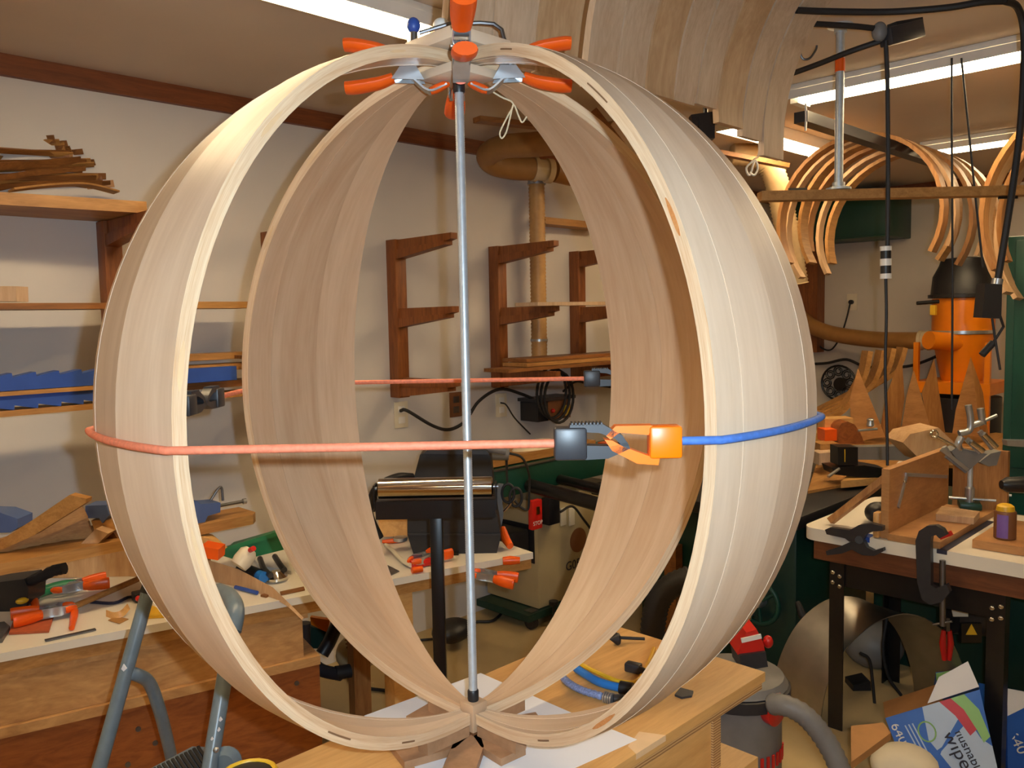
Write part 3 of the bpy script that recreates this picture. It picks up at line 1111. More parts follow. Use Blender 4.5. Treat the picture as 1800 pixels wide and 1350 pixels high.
# ------------------------------------------------------------------ tools on the left bench
t = thing('electric_sander', 'black power tool with a ribbed handle and yellow button on the left bench', 'power tool', lz(20, 1075))
dz = lz(20, 1070).dot(FWD)
part(t, 'body', slab(MB(), [(-50, 1030), (10, 1022), (42, 1018), (50, 1035), (48, 1062), (30, 1078), (-50, 1088)], dz - .02, .09), M['black'])
part(t, 'handle', MB().tube(spline([at(20, 1030, dz), at(60, 1020, dz), at(92, 1004, dz), at(113, 998, dz)], 5), [.011 + .002 * (i % 2) + .006 * (i / 16) for i in range(16)], 12), M['rubber'])
part(t, 'button', MB().ball(at(39, 1056, dz - .025), (.017, .012, .009)), M['yellow'], 'yellow button')
t = thing('green_tool', 'tool with a teal green handle behind the orange clamps on the left bench', 'tool', lz(95, 1045))
part(t, 'handle', MB().tube(spline([lz(55, 1048, .02), lz(80, 1038, .022), lz(110, 1030, .024), lz(138, 1026, .024)], 4), [.012, .014, .015, .016, .016, .016, .017, .017, .017, .017, .016, .015, .012][:13], 12), M['green_t'])
part(t, 'blade', MB().bar(lz(38, 1055, .01), lz(60, 1047, .018), .02, .004), M['steel'])
ex = Eb


def lay_clamp(label, p, q, L=.165, group='orange spring clamps lying on the left bench', zup=None, h=.024, src=[None]):
    if src[0] is None:
        src[0] = new_clamp(label, group, spread=.034, gap=.012, L=.15)
        c = src[0]
    else:
        c = dup(src[0], label, group)
    x = (q - p).normalized()
    up = zup if zup else UP.cross(x).normalized()
    place(c, p + UP * h, x, up)
    return c


lay_clamp('orange spring clamp beside the teal handle on the left bench', lz(92, 1050), lz(172, 1036))
lay_clamp('orange spring clamp resting on the rust-red sanding sheet', lz(132, 1080), lz(52, 1096))
t = thing('orange_bar_clamp', 'small orange-tipped steel clamp lying crosswise by the sanding sheet', 'clamp', lz(128, 1090))
part(t, 'grip', MB().tube([lz(131, 1074, .012), lz(130, 1085, .01), lz(126, 1104, .008)], [.010, .010, .007], 10), M['orange'])
part(t, 'jaw', MB().bar(lz(118, 1072, .01), lz(133, 1074, .012), .012, .012), M['steel'])
part(t, 'pad', MB().tube([lz(60, 1057, .012), lz(64, 1070, .01)], [.012, .009], 10), M['orange'])
solo('sanding_sheet', 'rust-red folded sanding sheet under an orange clamp', 'sandpaper', MB().prism([lz(16, 1116), lz(28, 1082), lz(95, 1084), lz(86, 1112)], (0, 0, .006)), M['sand'])
solo('dowel', 'tan wooden dowel lying diagonally over the tools on the left bench', 'dowel', MB().cyl(lz(112, 1074, .018), lz(242, 1018, .018), .009, n=14), M['oak'])
solo('steel_rule', 'narrow steel rule lying on the white bench top', 'ruler', MB().bar(lz(79, 1126, .002), lz(168, 1106, .002), .014, .003), M['dull'])
solo('leather_strap', 'dark strap lying on the bench behind the wood shavings', 'strap', MB().ribbon(spline([lz(158, 1058, .004), lz(200, 1060, .004), lz(225, 1050, .004), lz(240, 1050, .004)], 4), (0, 0, 1), .008, .004), M['ink'])
t = thing('small_black_tool', 'small black tool with a red dot by the ladder top', 'tool', lz(245, 1050))
part(t, 'body', MB().bar(lz(234, 1050, .014), lz(262, 1044, .014), .04, .026, bev=.003), M['black'])
part(t, 'dot', MB().ball(lz(243, 1052, .026), .008), M['red'])
t = thing('wood_shaving', 'curled pale wood shaving and chip on the white bench top', 'shaving', lz(205, 1080))
part(t, 'curl', MB().ribbon(spline([lz(187, 1078, .008), lz(200, 1082, .008), lz(215, 1078, .012), lz(226, 1066, .02)], 4), (0, .3, 1), .018, .002), M['birch'])
solo('wood_chip', 'thin flat tan chip beside the curled shaving', 'shaving', MB().prism([lz(190, 1091), lz(205, 1084), lz(226, 1089), lz(210, 1097)], (0, 0, .002)), M['oak'])
solo('yellow_card', 'yellow and red booklet under the left gore edge', 'booklet', MB().prism([lz(252, 1088), lz(258, 1066), lz(288, 1076), lz(290, 1086)], (0, 0, .008)), M['yellow'])
solo('steel_jaw', 'grey steel tool jaw at the lower left corner of the bench', 'tool', MB().prism([lz(-15, 1132), lz(-5, 1102), lz(8, 1100), lz(18, 1108), lz(4, 1130)], (0, 0, .012)), M['dull'])
# middle of the bench
solo('orange_bin', 'bright orange box half hidden by the left gore', 'box', slab(MB(), [(352, 960), (384, 966), (383, 985), (352, 980)], 2.40, .06), M['orange'])
solo('pale_offcut', 'pale wood offcut leaning behind the orange box', 'block', slab(MB(), [(350, 942), (366, 946), (392, 968), (384, 972), (352, 958)], 2.46, .04), M['birch'])
t = thing('green_tub', 'long green plastic tub at the back of the bench, between the left gores', 'tub', lz(450, 968))
part(t, 'body', slab(MB(), [(388, 976), (392, 968), (500, 937), (500, 966), (420, 986)], 2.55, .10), M['green_t'])
part(t, 'rim', MB().bar(at(388, 968, 2.55), at(500, 934, 2.55), .02, .014), M['green_t'])
t = thing('glue_bottle', 'translucent white bottle leaning against the green tub', 'bottle', lz(425, 985))
p, q = at(419, 995, 2.47), at(441, 966, 2.5)
part(t, 'body', MB().tube([p, p.lerp(q, .3), p.lerp(q, .8), q], [.026, .03, .028, .018], 16), M['cream'])
part(t, 'cap', MB().cyl(at(440, 967, 2.47), at(446, 964, 2.455), .008, n=12), M['red'])
t = thing('flashlight', 'black cylindrical flashlight with a blue end cap on the bench', 'flashlight', lz(440, 1010))
part(t, 'barrel', MB().cyl(lz(424, 1000, .028), lz(455, 1012, .024), .021, n=18), M['black'])
part(t, 'end_cap', MB().cyl(lz(455, 1012, .024), lz(464, 1015, .024), .017, n=18), M['bright'], 'blue end cap')
t = thing('trim_router', 'shiny chrome tool with two dark grips behind the flashlight', 'tool', lz(485, 1020))
part(t, 'base', MB().lathe(lz(486, 1020, .002), UP, [(.02, 0), (.034, .004), (.034, .012), (.022, .022), (.014, .03)], 20), M['chrome'])
part(t, 'grip', MB().tube(spline([lz(476, 1012, .03), lz(464, 1000, .035), lz(457, 982, .035)], 4), .009, 10), M['charc'])
part(t, 'grip', MB().tube(spline([lz(500, 1002, .03), lz(492, 992, .035), lz(483, 978, .035)], 4), .009, 10), M['charc'])
solo('white_tray', 'shallow white tray at the back of the bench behind the chrome tool', 'tray', MB().prism([lz(445, 985), lz(500, 972), lz(512, 1010), lz(455, 1000)], (0, 0, .012)), M['white'])
solo('blue_pen', 'blue pen lying under the bent board on the bench', 'pen', MB().cyl(lz(414, 1032, .006), lz(452, 1042, .006), .006, n=10), M['blue'])
solo('wood_wedge', 'tiny dark wedge on the front of the white bench top', 'wood chip', MB().prism([lz(458, 1049), lz(466, 1046), lz(474, 1048), lz(468, 1051)], (0, 0, .006)), M['oak_d'])
solo('flat_strip', 'thin flat brown strip along the bench front, right of the bent board', 'wood strip', MB().prism([lz(492, 1042), lz(534, 1033), lz(536, 1038), lz(494, 1047)], (0, 0, .004)), M['oak_d'])
# right end of the bench
t = thing('glass_jar', 'clear glass jar with a steel lid beside the black case', 'jar', lz(704, 948))
part(t, 'body', MB().lathe(lz(704, 950), UP, [(.024, 0), (.026, .004), (.026, .03), (.022, .036)], 20), M['grey'])
part(t, 'lid', MB().lathe(lz(704, 950, .036), UP, [(.024, 0), (.024, .012), (.002, .013)], 20), M['steel'])
solo('orange_stick', 'orange handle lying in front of the glass jar', 'handle', MB().tube([lz(672, 952, .008), lz(690, 951, .009), lz(712, 949, .008)], [.006, .009, .006], 10), M['orange'])
t = thing('wire_brush', 'wire brush with a pale handle on the bench left of the black case', 'brush', lz(700, 990))
part(t, 'handle', MB().tube(spline([lz(722, 994, .012), lz(708, 986, .012), lz(690, 968, .014), lz(678, 958, .014)], 4), .007, 10), M['cream'])
mb = MB()
for k in range(10):
    p = lz(712, 988, .010).lerp(lz(688, 968, .010), k / 9)
    mb.cyl(p, p - Nb * .02 - UP * .008, .002, n=6)
part(t, 'bristles', mb, M['black'])
lay_clamp('red-orange clamp tip poking out under the black case', lz(722, 1000), lz(745, 993), group='clamps at the right end of the bench')
solo('red_grip', 'red clamp grip in front of the black case', 'clamp', MB().bar(lz(722, 992, .014), lz(756, 985, .014), .035, .026, bev=.006), M['red'])
solo('orange_plug', 'small orange plug beside the brush end', 'plug', MB().cyl(lz(724, 1003, .011), lz(742, 1000, .011), .010, n=12), M['orange'])
solo('steel_square', 'flat grey steel triangle on the bench near the back gore', 'tool', MB().prism([lz(676, 992), lz(702, 1005), lz(683, 1014)], (0, 0, .003)), M['dull'])
h = lay_clamp('orange spring clamp hanging open on the right end of the bench', bf(1.30, -.02, LZ - .02), at(910, 1022, 2.62), group='clamps at the right end of the bench', h=0)
solo('orange_grip', 'orange grip clamped on the bench edge right of the black case', 'clamp', MB().tube([at(884, 986, 2.66), at(897, 985, 2.66), at(914, 985, 2.66)], [.013, .015, .011], 12), M['orange'])
solo('orange_grip', 'orange grip standing at the bench end behind the strap', 'clamp', MB().tube([lz(884, 928, .06), lz(889, 948, .03), lz(897, 960, .016)], [.010, .016, .012], 12), M['orange'])

# black plastic case on the bench
cs = thing('tool_case', 'large black plastic case standing on the right end of the bench', 'case', lz(800, 965))
dC = 2.80
part(cs, 'body', slab(MB(), [(716, 870), (868, 870), (880, 945), (872, 978), (728, 978), (716, 940)], dC, .16), M['rubber'])
part(cs, 'lid', slab(MB(), [(728, 838), (738, 800), (752, 792), (852, 792), (862, 802), (866, 838), (868, 869), (722, 869)], dC + .01, .15), M['rubber'])
part(cs, 'rim', slab(MB(), [(744, 798), (750, 792), (854, 792), (860, 799)], dC - .004, .17), M['charc'])
part(cs, 'ridge', slab(MB(), [(716, 938), (880, 938), (880, 941), (716, 941)], dC - .004, .01), M['charc'])
part(cs, 'latch', slab(MB(), [(776, 972), (806, 972), (806, 981), (776, 981)], dC - .02, .03), M['blackm'])
part(cs, 'handle', MB().tube(spline([at(724, 838, dC), at(700, 838, dC - .05), at(672, 850, dC - .08), at(655, 870, dC - .08), at(650, 905, dC - .06), at(668, 945, dC - .04)], 5), .013, 10), M['black'])
solo('tan_box', 'small tan wooden box behind the roller stand on the bench', 'box', slab(MB(), [(664, 905), (722, 905), (722, 942), (668, 944)], 2.95, .10), M['birch'])
t = thing('spray_gun', 'grey and orange tool lying on top of the black case', 'tool', at(790, 792, dC + .05))
part(t, 'body', MB().tube([at(768, 786, dC + .05), at(790, 784, dC + .05), at(850, 784, dC + .05), at(890, 792, dC + .05)], [.014, .018, .020, .016], 12), M['grey'])
part(t, 'tip', MB().cyl(at(765, 786, dC + .05), at(795, 786, dC + .05), .020, n=12), M['orange'])

# ------------------------------------------------------------------ roller stand
dR = 2.3
rst = thing('roller_stand', 'black steel stand with a shiny chrome roller in front of the black case', 'roller stand', (at(768, 900, dR).x, at(768, 900, dR).y, FZ))
zr = at(765, 857, dR).z
ra, rb = at(664, 857, dR), at(867, 857, dR)
ra.z = rb.z = zr
part(rst, 'roller', MB().lathe(ra, rb - ra, [(.020, 0), (.0285, .004), (.0285, (rb - ra).length - .004), (.020, (rb - ra).length)], 28), M['chrome'])
xd = (rb - ra).normalized()
part(rst, 'axle', MB().cyl(ra - xd * .012, rb + xd * .014, .005, n=10), M['steel'])
mb = MB()
mb.bar(ra - xd * .004 - UP * .057, rb + xd * .006 - UP * .057, .05, .05)
part(rst, 'channel', mb, M['blackm'])
for p in (ra - xd * .008, rb + xd * .008):
    part(rst, 'end_plate', MB().bar(p - UP * .06, p + UP * .012, .045, .004, xd), M['blackm'])
pm = at(767, 908, dR)
part(rst, 'post', MB().bar((pm.x, pm.y, FZ + .02), (pm.x, pm.y, zr - .083), .035, .035, xd, .003), M['blackm'])
yd = UP.cross(xd)
mb = MB()
for s in (1, -1):
    mb.bar(V((pm.x, pm.y, FZ + .03)), V((pm.x, pm.y, FZ + .015)) + xd * .22 * s + yd * .2, .03, .025)
    mb.bar(V((pm.x, pm.y, FZ + .03)), V((pm.x, pm.y, FZ + .015)) + xd * .22 * s - yd * .2, .03, .025)
part(rst, 'foot', mb, M['blackm'])

# ------------------------------------------------------------------ step ladder, front left
ld = thing('step_ladder', 'blue-grey metal step stool standing at the lower left', 'step stool', (.35, 1.35, FZ))
d0 = 1.62
LR = .0145
ta, tb = at(262, 1035, d0 + .12), at(155, 1420, d0 - .02)
part(ld, 'rail', MB().tube([tb + (tb - ta) * .9, tb, ta], LR, 14), M['ladder'])
part(ld, 'rail_cap', MB().cyl(at(260, 1043, d0 + .117), at(268, 1020, d0 + .125), .0175, n=14), M['rubber'], 'black rubber cap')
a2, b2 = at(408, 1110, d0 + .16), at(357, 1420, d0)
part(ld, 'rail', MB().tube([b2 + (b2 - a2) * .8, b2, a2], .0165, 14), M['ladder'])
part(ld, 'rail_top', MB().tube(spline([a2, at(414, 1075, d0 + .19), at(404, 1050, d0 + .25), at(384, 1040, d0 + .32)], 5), .020, 12), M['ladder'])
part(ld, 'rear_leg', MB().tube(spline([at(222, 1183, d0 + .07), at(240, 1186, d0 + .08), at(262, 1200, d0 + .12), at(278, 1240, d0 + .16), at(294, 1300, d0 + .22), at(312, 1380, d0 + .3), at(330, 1460, d0 + .38)], 5), .0135, 14), M['ladder'])
st0, st1, st2, st3 = at(262, 1348, d0 - .1), at(352, 1312, d0 + .18), at(392, 1322, d0 + .12), at(350, 1400, d0 - .12)
part(ld, 'step', MB().prism([at(238, 1365, d0), at(338, 1312, d0 + .16), at(365, 1313, d0 + .16), at(380, 1380, d0), at(300, 1450, d0 - .1)], (0, 0, -.02)), M['ladder'])
mb = MB()
for k in range(12):
    u = k / 11
    p = at(262, 1356, d0 - .0).lerp(at(348, 1314, d0 + .15), u) + UP * .002
    q = at(320, 1440, d0 - .1).lerp(at(372, 1350, d0 + .06), u) + UP * .002
    mb.bar(p, q, .006, .004)
part(ld, 'tread', mb, M['rubber'])
part(ld, 'bracket', MB().lathe(at(400, 1335, d0 + .06), -FWD, [(.03, 0), (.032, .006), (.02, .02)], 18), M['ladder'])
for (px, py) in ((380, 1318),):
    part(ld, 'rivet', MB().ball(at(px, py, d0 + .012), .006), M['steel'])
for (px, py, dd, w) in ((217, 1176, .046, .006), (387, 1266, .05, .004), (384, 1284, .045, .0035), (372, 1300, .035, .003)):
    q = at(px, py, d0 + dd - .012)
    part(ld, 'paint_chip', MB().prism([q + RGT * w, q + UP * w * 1.6, q - RGT * w * .8, q - UP * w * .9], FWD * .004), M['paper'], 'bare chip in the paint')
t = thing('yellow_clamp', 'black and yellow tool at the lower edge, left end of the plywood bench', 'tool', at(440, 1345, 1.18))
part(t, 'body', MB().lathe(at(438, 1394, 1.10), UP, [(.04, 0), (.045, .01), (.04, .026), (.012, .03)], 20), M['black'])
part(t, 'ring', MB().tube([at(438, 1394, 1.10) + V((math.cos(a * PI / 9) * .036, math.sin(a * PI / 9) * .036, .026)) for a in range(18)], .004, 8, True), M['yellow'])

# ================================================================== back of the room, middle
def ribbed(pts, r, k=10, amp=.10):
    hp = spline(pts, k)
    ln = sum((hp[i + 1] - hp[i]).length for i in range(len(hp) - 1))
    n = int(ln / .009)
    out = []
    acc = 0
    seg = 0
    tot = [0]
    for i in range(len(hp) - 1):
        tot.append(tot[-1] + (hp[i + 1] - hp[i]).length)
    for i in range(n + 1):
        s = ln * i / n
        while seg < len(hp) - 2 and tot[seg + 1] < s:
            seg += 1
        out.append(hp[seg].lerp(hp[seg + 1], (s - tot[seg]) / max(1e-6, tot[seg + 1] - tot[seg])))
    return MB().tube(out, [r * (1 + amp * (i % 2)) for i in range(len(out))], 14)


t = thing('vertical_duct', 'tan ribbed hose hanging straight down the left wall, behind the brackets', 'duct hose', (3.10, 2.87, 1.40))
part(t, 'hose', ribbed([(3.10, 2.90, 2.262), (3.10, 2.90, 1.9), (3.10, 2.90, 1.6), (3.10, 2.90, 1.40)], .038, 4), M['hose'], ang=80)
part(t, 'band', MB().cyl((3.10, 2.90, 1.475), (3.10, 2.90, 1.487), .044, n=18), M['steel'])
t = thing('overhead_duct', 'brown duct bent in a U under the ceiling, above the vertical hose', 'duct', at(900, 270, 3.9))
part(t, 'pipe', MB().tube(spline([at(1085, 236, 3.35), at(1010, 246, 3.5), at(940, 254, 3.65), at(885, 258, 3.8), at(858, 272, 3.92), at(868, 288, 3.98), at(905, 296, 4.03), at(938, 297, 4.06)], 6), .053, 16), M['duct'])
part(t, 'fitting', MB().lathe(at(936, 297, 4.06), at(985, 303, 4.12) - at(936, 297, 4.06), [(.058, 0), (.058, .02), (.05, .022), (.05, .07), (.058, .072), (.058, .10)], 20), M['clear'])
part(t, 'tee', MB().lathe(V((3.10, 2.90, 2.30)), (0, 0, -1), [(.042, -.03), (.042, .035), (.046, .036), (.046, .046)], 18), M['steel'])
part(t, 'pipe', MB().tube([at(975, 302, 4.11), at(1010, 310, 4.16), at(1090, 322, 4.25)], .05, 16), M['duct'])
solo('ceiling_batten', 'narrow tan board under the ceiling behind the string loop', 'board', MB().bar(at(838, 210, 3.25), at(985, 226, 3.5), .05, .02), M['oak_d'])
solo('ceiling_batten', 'dark brown beam under the ceiling seen between the right gores', 'board', MB().bar(at(1030, 205, 3.3), at(1130, 330, 3.3), .10, .03, FWD), M['oak_d'])


def plate(label, y, px, py, m='cream'):
    c = onY(px, py, YW)
    t = thing('wall_outlet', label, 'outlet', c)
    part(t, 'cover', MB().box((c.x, YW - .004, c.z), (.075, .006, .118), bev=.002), M[m])
    for s in (-.024, .024):
        part(t, 'socket', MB().box((c.x, YW - .0085, c.z + s), (.036, .002, .030), bev=.0008), M['white' if m == 'cream' else 'dull'])
    return c


c1 = plate('pale outlet with a black plug on the left wall under the left bracket', YW, 704, 729)
plate('brown steel outlet on the left wall partly behind the rod', YW, 800, 711, 'brown')
c3_ = plate('pale outlet with a thin cord on the left wall right of the rod', YW, 880, 712)


def wcord(name, label, pts, r, m='rubber', k=6):
    return solo(name, label, 'cord', MB().tube(spline(pts, k), r, 8), M[m])


wcord('power_cable', 'thick black cord drooping along the left wall behind the rod',
      [onY(704, 722, 2.985), onY(716, 722, 2.95), onY(760, 748, 2.93), onY(790, 755, 2.93), onY(818, 740, 2.93), onY(842, 705, 2.93), onY(878, 684, 2.93), onY(915, 692, 2.93), onY(948, 706, 2.93)], .008)
wcord('thin_cable', 'thin cord slanting down from the outlet right of the rod', [onY(880, 708, 2.98), onY(890, 712, 2.95), onY(905, 735, 2.94), onY(932, 763, 2.93)], .004)
t = thing('wall_switch_box', 'brown electrical box with coiled black cords on the left wall', 'electrical box', onY(970, 745, YW))
a, b = onY(937, 740, 2.93), onY(990, 700, 2.93)
part(t, 'box', MB().bx((a.x, 2.88, a.z), (b.x, YW - .001, b.z)), M['brown'])
part(t, 'side', MB().bx((a.x - .02, 2.875, a.z), (a.x + .055, YW - .001, b.z)), M['black'])
part(t, 'shelf', MB().bx((a.x - .04, 2.86, b.z + .004), (b.x + .02, YW - .001, b.z + .02)), M['charc'])
part(t, 'light', MB().ball(onY(972, 722, 2.875), .012), M['red'], 'red button')
for k in range(3):
    c = onY(970 + 4 * k, 690 + 4 * k, 2.86)
    part(t, 'coil', MB().tube([c + V((.11 * math.cos(u * PI / 12), -.01 * k, .13 * math.sin(u * PI / 12))) for u in range(24)], .007, 8, True), M['rubber'])
part(t, 'plug', MB().cyl(onY(996, 730, 2.87), onY(996, 712, 2.87), .018, n=12), M['yellow'], 'yellow plug')
wcord('power_cable', 'black cord running right from the coiled cords to the gore edge', [onY(990, 688, 2.93), onY(1012, 671, 2.93), onY(1040, 676, 2.93), onY(1085, 682, 2.93)], .006)

# ------------------------------------------------------------------ beige machine with green bed
C0 = onz(946, 1044, FZ + .09)
C0.y = min(C0.y, 2.62)
C0 = V((onY(946, 1000, C0.y).x, C0.y, FZ + .09))
ztop = onY(946, 882, C0.y).z
saw = thing('table_saw', 'beige floor machine with a green bed and red stop switch, behind the bench end', 'machine', (C0.x + .25, C0.y + .15, FZ))
part(saw, 'cabinet', MB().bx((C0.x, C0.y, C0.z), (C0.x + .62, 2.97, ztop), bev=.006), M['beige'])
part(saw, 'side_panel', MB().bx((C0.x - .006, C0.y + .02, onY(946, 992, C0.y).z), (C0.x - .0005, 2.96, onY(946, 925, C0.y).z)), M['black'])
part(saw, 'motor_cover', MB().bx((C0.x - .16, C0.y + .04, onY(946, 985, C0.y).z), (C0.x - .007, 2.90, onY(946, 930, C0.y).z), bev=.02), M['black'])
mb = MB()
g0, g1 = onY(866, 829, C0.y - .02), onY(1100, 787, C0.y - .02)
part(saw, 'bed', MB().bx((g0.x, C0.y - .04, g0.z - .12), (C0.x + 1.2, C0.y + .18, g0.z), bev=.004), M['green'])
part(saw, 'bed_edge', MB().bx((g0.x, C0.y - .045, g0.z + .0005), (C0.x + 1.2, C0.y - .02, g0.z + .006)), M['dull'])
part(saw, 'rail', MB().tube([onY(930, 853, C0.y - .05), at(1075, 893, 3.35)], .030, 14), M['blackm'])
part(saw, 'rail', MB().tube([onY(985, 843, C0.y - .05), at(1085, 868, 3.5)], .024, 14), M['blackm'])
part(saw, 'logo', MB().lathe(onY(1016, 949, C0.y) - V((0, .0005, 0)), (0, -1, 0), [(.06, 0), (.06, .002), (.02, .003)], 24), M['brown'], 'oval brown badge')
lettering(saw, 'model_letters', 'G05', .062, onY(1007, 993, C0.y) - V((0, .002, 0)), (1, 0, 0), (0, 0, 1), M['ink'])
sw0 = onY(941, 904, C0.y - .04)
sw = part(saw, 'stop_switch', MB().box((sw0.x, sw0.y, sw0.z), (.066, .03, .135), bev=.006), M['red'], 'red stop paddle')
mb = MB()
mb.box((sw0.x, sw0.y - .016, sw0.z + .02), (.02, .006, .035))
part(sw, 'button', mb, M['brass'])
lettering(sw, 'stop_letters', 'STOP', .026, (sw0.x, sw0.y - .0155, sw0.z - .038), (1, 0, 0), (0, 0, 1), M['white'])
q = onY(968, 897, C0.y - .03)
part(saw, 'switch_box', MB().box((q.x, q.y, q.z), (.075, .05, .125), bev=.004), M['black'])
for px in (990, 1005):
    q = onY(px, 908, C0.y - .005)
    part(saw, 'outlet', MB().box((q.x, q.y, q.z), (.038, .008, .085), bev=.002), M['cream'])
part(saw, 'base_frame', MB().bx((C0.x - .09, C0.y - .02, FZ + .055), (C0.x + .66, 2.95, FZ + .088)), M['green_d'])
for (x, y) in ((C0.x - .03, C0.y + .02), (C0.x + .58, C0.y + .02)):
    cs_ = part(saw, 'caster', MB().box((x, y, FZ + .075), (.05, .05, .03)), M['dull'])
    part(cs_, 'wheel', MB().cyl((x - .014, y, FZ + .034), (x + .014, y, FZ + .034), .033, n=18), M['rubber'])
q = onY(967, 1032, C0.y - .03)
part(saw, 'foot_knob', MB().lathe((q.x, q.y - .02, FZ), UP, [(.02, 0), (.02, .01), (.006, .012), (.006, .11), (.022, .112), (.022, .13)], 14), M['black'])
wcord('power_cable', 'thin black cord looping down beside the red stop switch', [onY(985, 900, C0.y - .05), onY(1006, 890, C0.y - .06), onY(1025, 912, C0.y - .06), onY(1040, 932, C0.y - .06)], .006)
solo('paper_bag', 'crumpled pale bag on the green machine bed behind the black hook', 'bag', MB().ball(at(945, 792, 3.95), (.17, .07, .055), 20, 12), M['cream'])
solo('tan_board', 'tan board lying on the green machine bed', 'board', MB().bx((g0.x + .02, C0.y + .02, g0.z + .0065), (g0.x + .75, C0.y + .17, g0.z + .045)), M['oak'])
solo('red_strip', 'red strip lying on the far end of the green bed', 'strip', MB().bx((g0.x + .78, C0.y - .02, g0.z + .0065), (g0.x + 1.1, C0.y + .03, g0.z + .03)), M['orange'])
t = thing('trouble_light', 'grey tool hanging by its cord in front of the green bed', 'tool', at(880, 800, 3.3))
part(t, 'body', MB().tube([at(862, 790, 3.3), at(870, 796, 3.3), at(895, 799, 3.3)], [.024, .03, .024], 12), M['grey'])
part(t, 'cord', MB().tube(spline([at(893, 796, 3.3), at(918, 805, 3.3), at(930, 835, 3.3), at(930, 870, 3.3), at(928, 895, 3.3), at(916, 892, 3.3), at(905, 880, 3.3)], 6), .005, 8), M['rubber'])
part(t, 'cord', MB().tube(spline([at(890, 802, 3.3), at(891, 830, 3.3), at(892, 850, 3.3)], 6), .005, 8), M['rubber'])
t = thing('cord_reel', 'coil of black cord with a bright metal end hanging at the bench end', 'cord', at(890, 870, 3.0))
c = at(893, 867, 3.0)
for k in range(2):
    part(t, 'coil', MB().tube([c + RGT * (.028 * k + .022 * math.cos(u * PI / 10)) + UP * (-.015 * k + .034 * math.sin(u * PI / 10)) for u in range(20)], .0055, 8, True), M['rubber'])
part(t, 'hook', MB().cyl(at(886, 899, 3.0), at(899, 884, 3.0), .006, n=10), M['chrome'])
part(t, 'strap', MB().ribbon(spline([at(880, 850, 3.0), at(878, 880, 3.0), at(880, 905, 3.0), at(874, 935, 3.0)], 5), RGT, .02, .004), M['grey'])
wcord('floor_cable', 'black cord looped on the floor right of the rod', [onz(815, 1095, FZ + .01), onz(838, 1093, FZ + .01), onz(868, 1090, FZ + .01), onz(886, 1068, FZ + .01), onz(880, 1040, FZ + .01), onz(876, 1020, FZ + .01)], .007)
wcord('floor_cable', 'black cord crossing the floor left of the bench post', [onz(605, 1180, FZ + .01), onz(630, 1205, FZ + .01), onz(670, 1213, FZ + .01), onz(730, 1218, FZ + .01)], .007)
wcord('floor_cable', 'black cord on the floor behind the roller stand post', [onz(730, 1126, FZ + .01), onz(790, 1120, FZ + .01), onz(825, 1110, FZ + .01)], .006)
t = thing('floor_tool', 'dark metal tool with an orange panel on the floor under the bench', 'machine', onz(575, 1170, FZ))
part(t, 'frame', MB().tube(spline([at(535, 1095, 2.85), at(537, 1140, 2.85), at(560, 1175, 2.85), at(600, 1186, 2.82)], 5), .022, 12), M['charc'])
part(t, 'leg', MB().tube([at(596, 1090, 2.9), at(578, 1130, 2.9), at(566, 1150, 2.88)], .024, 12), M['black'])
part(t, 'foot', MB().cyl(at(590, 1183, 2.82), at(622, 1178, 2.85), .024, n=14), M['rubber'])
part(t, 'panel', slab(MB(), [(545, 1085), (580, 1090), (575, 1112), (547, 1098)], 3.0, .02), M['cyc'], 'orange panel')
part(t, 'body', slab(MB(), [(540, 1100), (580, 1112), (572, 1140), (540, 1140)], 3.0, .05), M['green_d'])
t = thing('floor_fan', 'beige vented grille lying on the floor behind the back left gore', 'fan', onz(640, 1150, FZ))
part(t, 'body', MB().ball(at(630, 1145, 3.05), (.09, .07, .07), 18, 12), M['beige'])
for k in range(7):
    p = at(606 + 1.5 * k, 1125 + 6.5 * k, 2.985)
    part(t, 'slat', MB().bar(p, p + RGT * .06, .006, .004), M['oak_d'])
solo('black_motor', 'dark machine part in the shadow under the bench, behind the post', 'machine', MB().ball(at(795, 1108, 3.6), (.10, .08, .05), 16, 10), M['black'])

# ------------------------------------------------------------------ green cabinet saw at right
S0 = V((3.06, 1.50, FZ))
gs = thing('cabinet_saw', 'dark green cabinet machine with a black iron top and handwheel, right of the globe', 'machine', (3.35, 1.85, FZ))
part(gs, 'body', MB().bx((3.06, 1.50, FZ), (3.75, 2.25, .775), bev=.012), M['green_d'])
part(gs, 'iron_top', MB().bx((2.95, 1.44, .776), (3.85, 2.45, .826), bev=.006), M['black'])
w = onX(1338, 1058, 3.055)
w = onX(1340, 1056, 3.045)
part(gs, 'handwheel', MB().tube([w + V((-.03, .085 * math.cos(u * PI / 14), .085 * math.sin(u * PI / 14))) for u in range(28)], .010, 10, True), M['green'])
mb = MB()
for u in range(3):
    mb.cyl(w + V((-.03, 0, 0)), w + V((-.03, .085 * math.cos(u * 2.094 + .4), .085 * math.sin(u * 2.094 + .4))), .007, n=8)
part(gs, 'spokes', mb, M['green'])
part(gs, 'hub', MB().lathe(w, (-1, 0, 0), [(.022, 0), (.022, .03), (.016, .05), (.004, .054)], 16), M['steel'])
part(gs, 'crank', MB().lathe(w + V((-.03, .02, -.055)), (-1, 0, 0), [(.008, 0), (.011, .01), (.011, .04), (.004, .046)], 14), M['chrome'])
lettering(gs, 'letter', 'G', .05, onX(1177, 1080, 3.057), (0, -1, 0), (0, 0, 1), M['cream'])
wl = onX(1400, 1083, 3.05)
part(gs, 'lever', MB().tube([onX(1402, 1058, 3.02), onX(1410, 1080, 3.0), onX(1424, 1098, 3.0)], [.010, .016, .012], 10), M['rubber'])
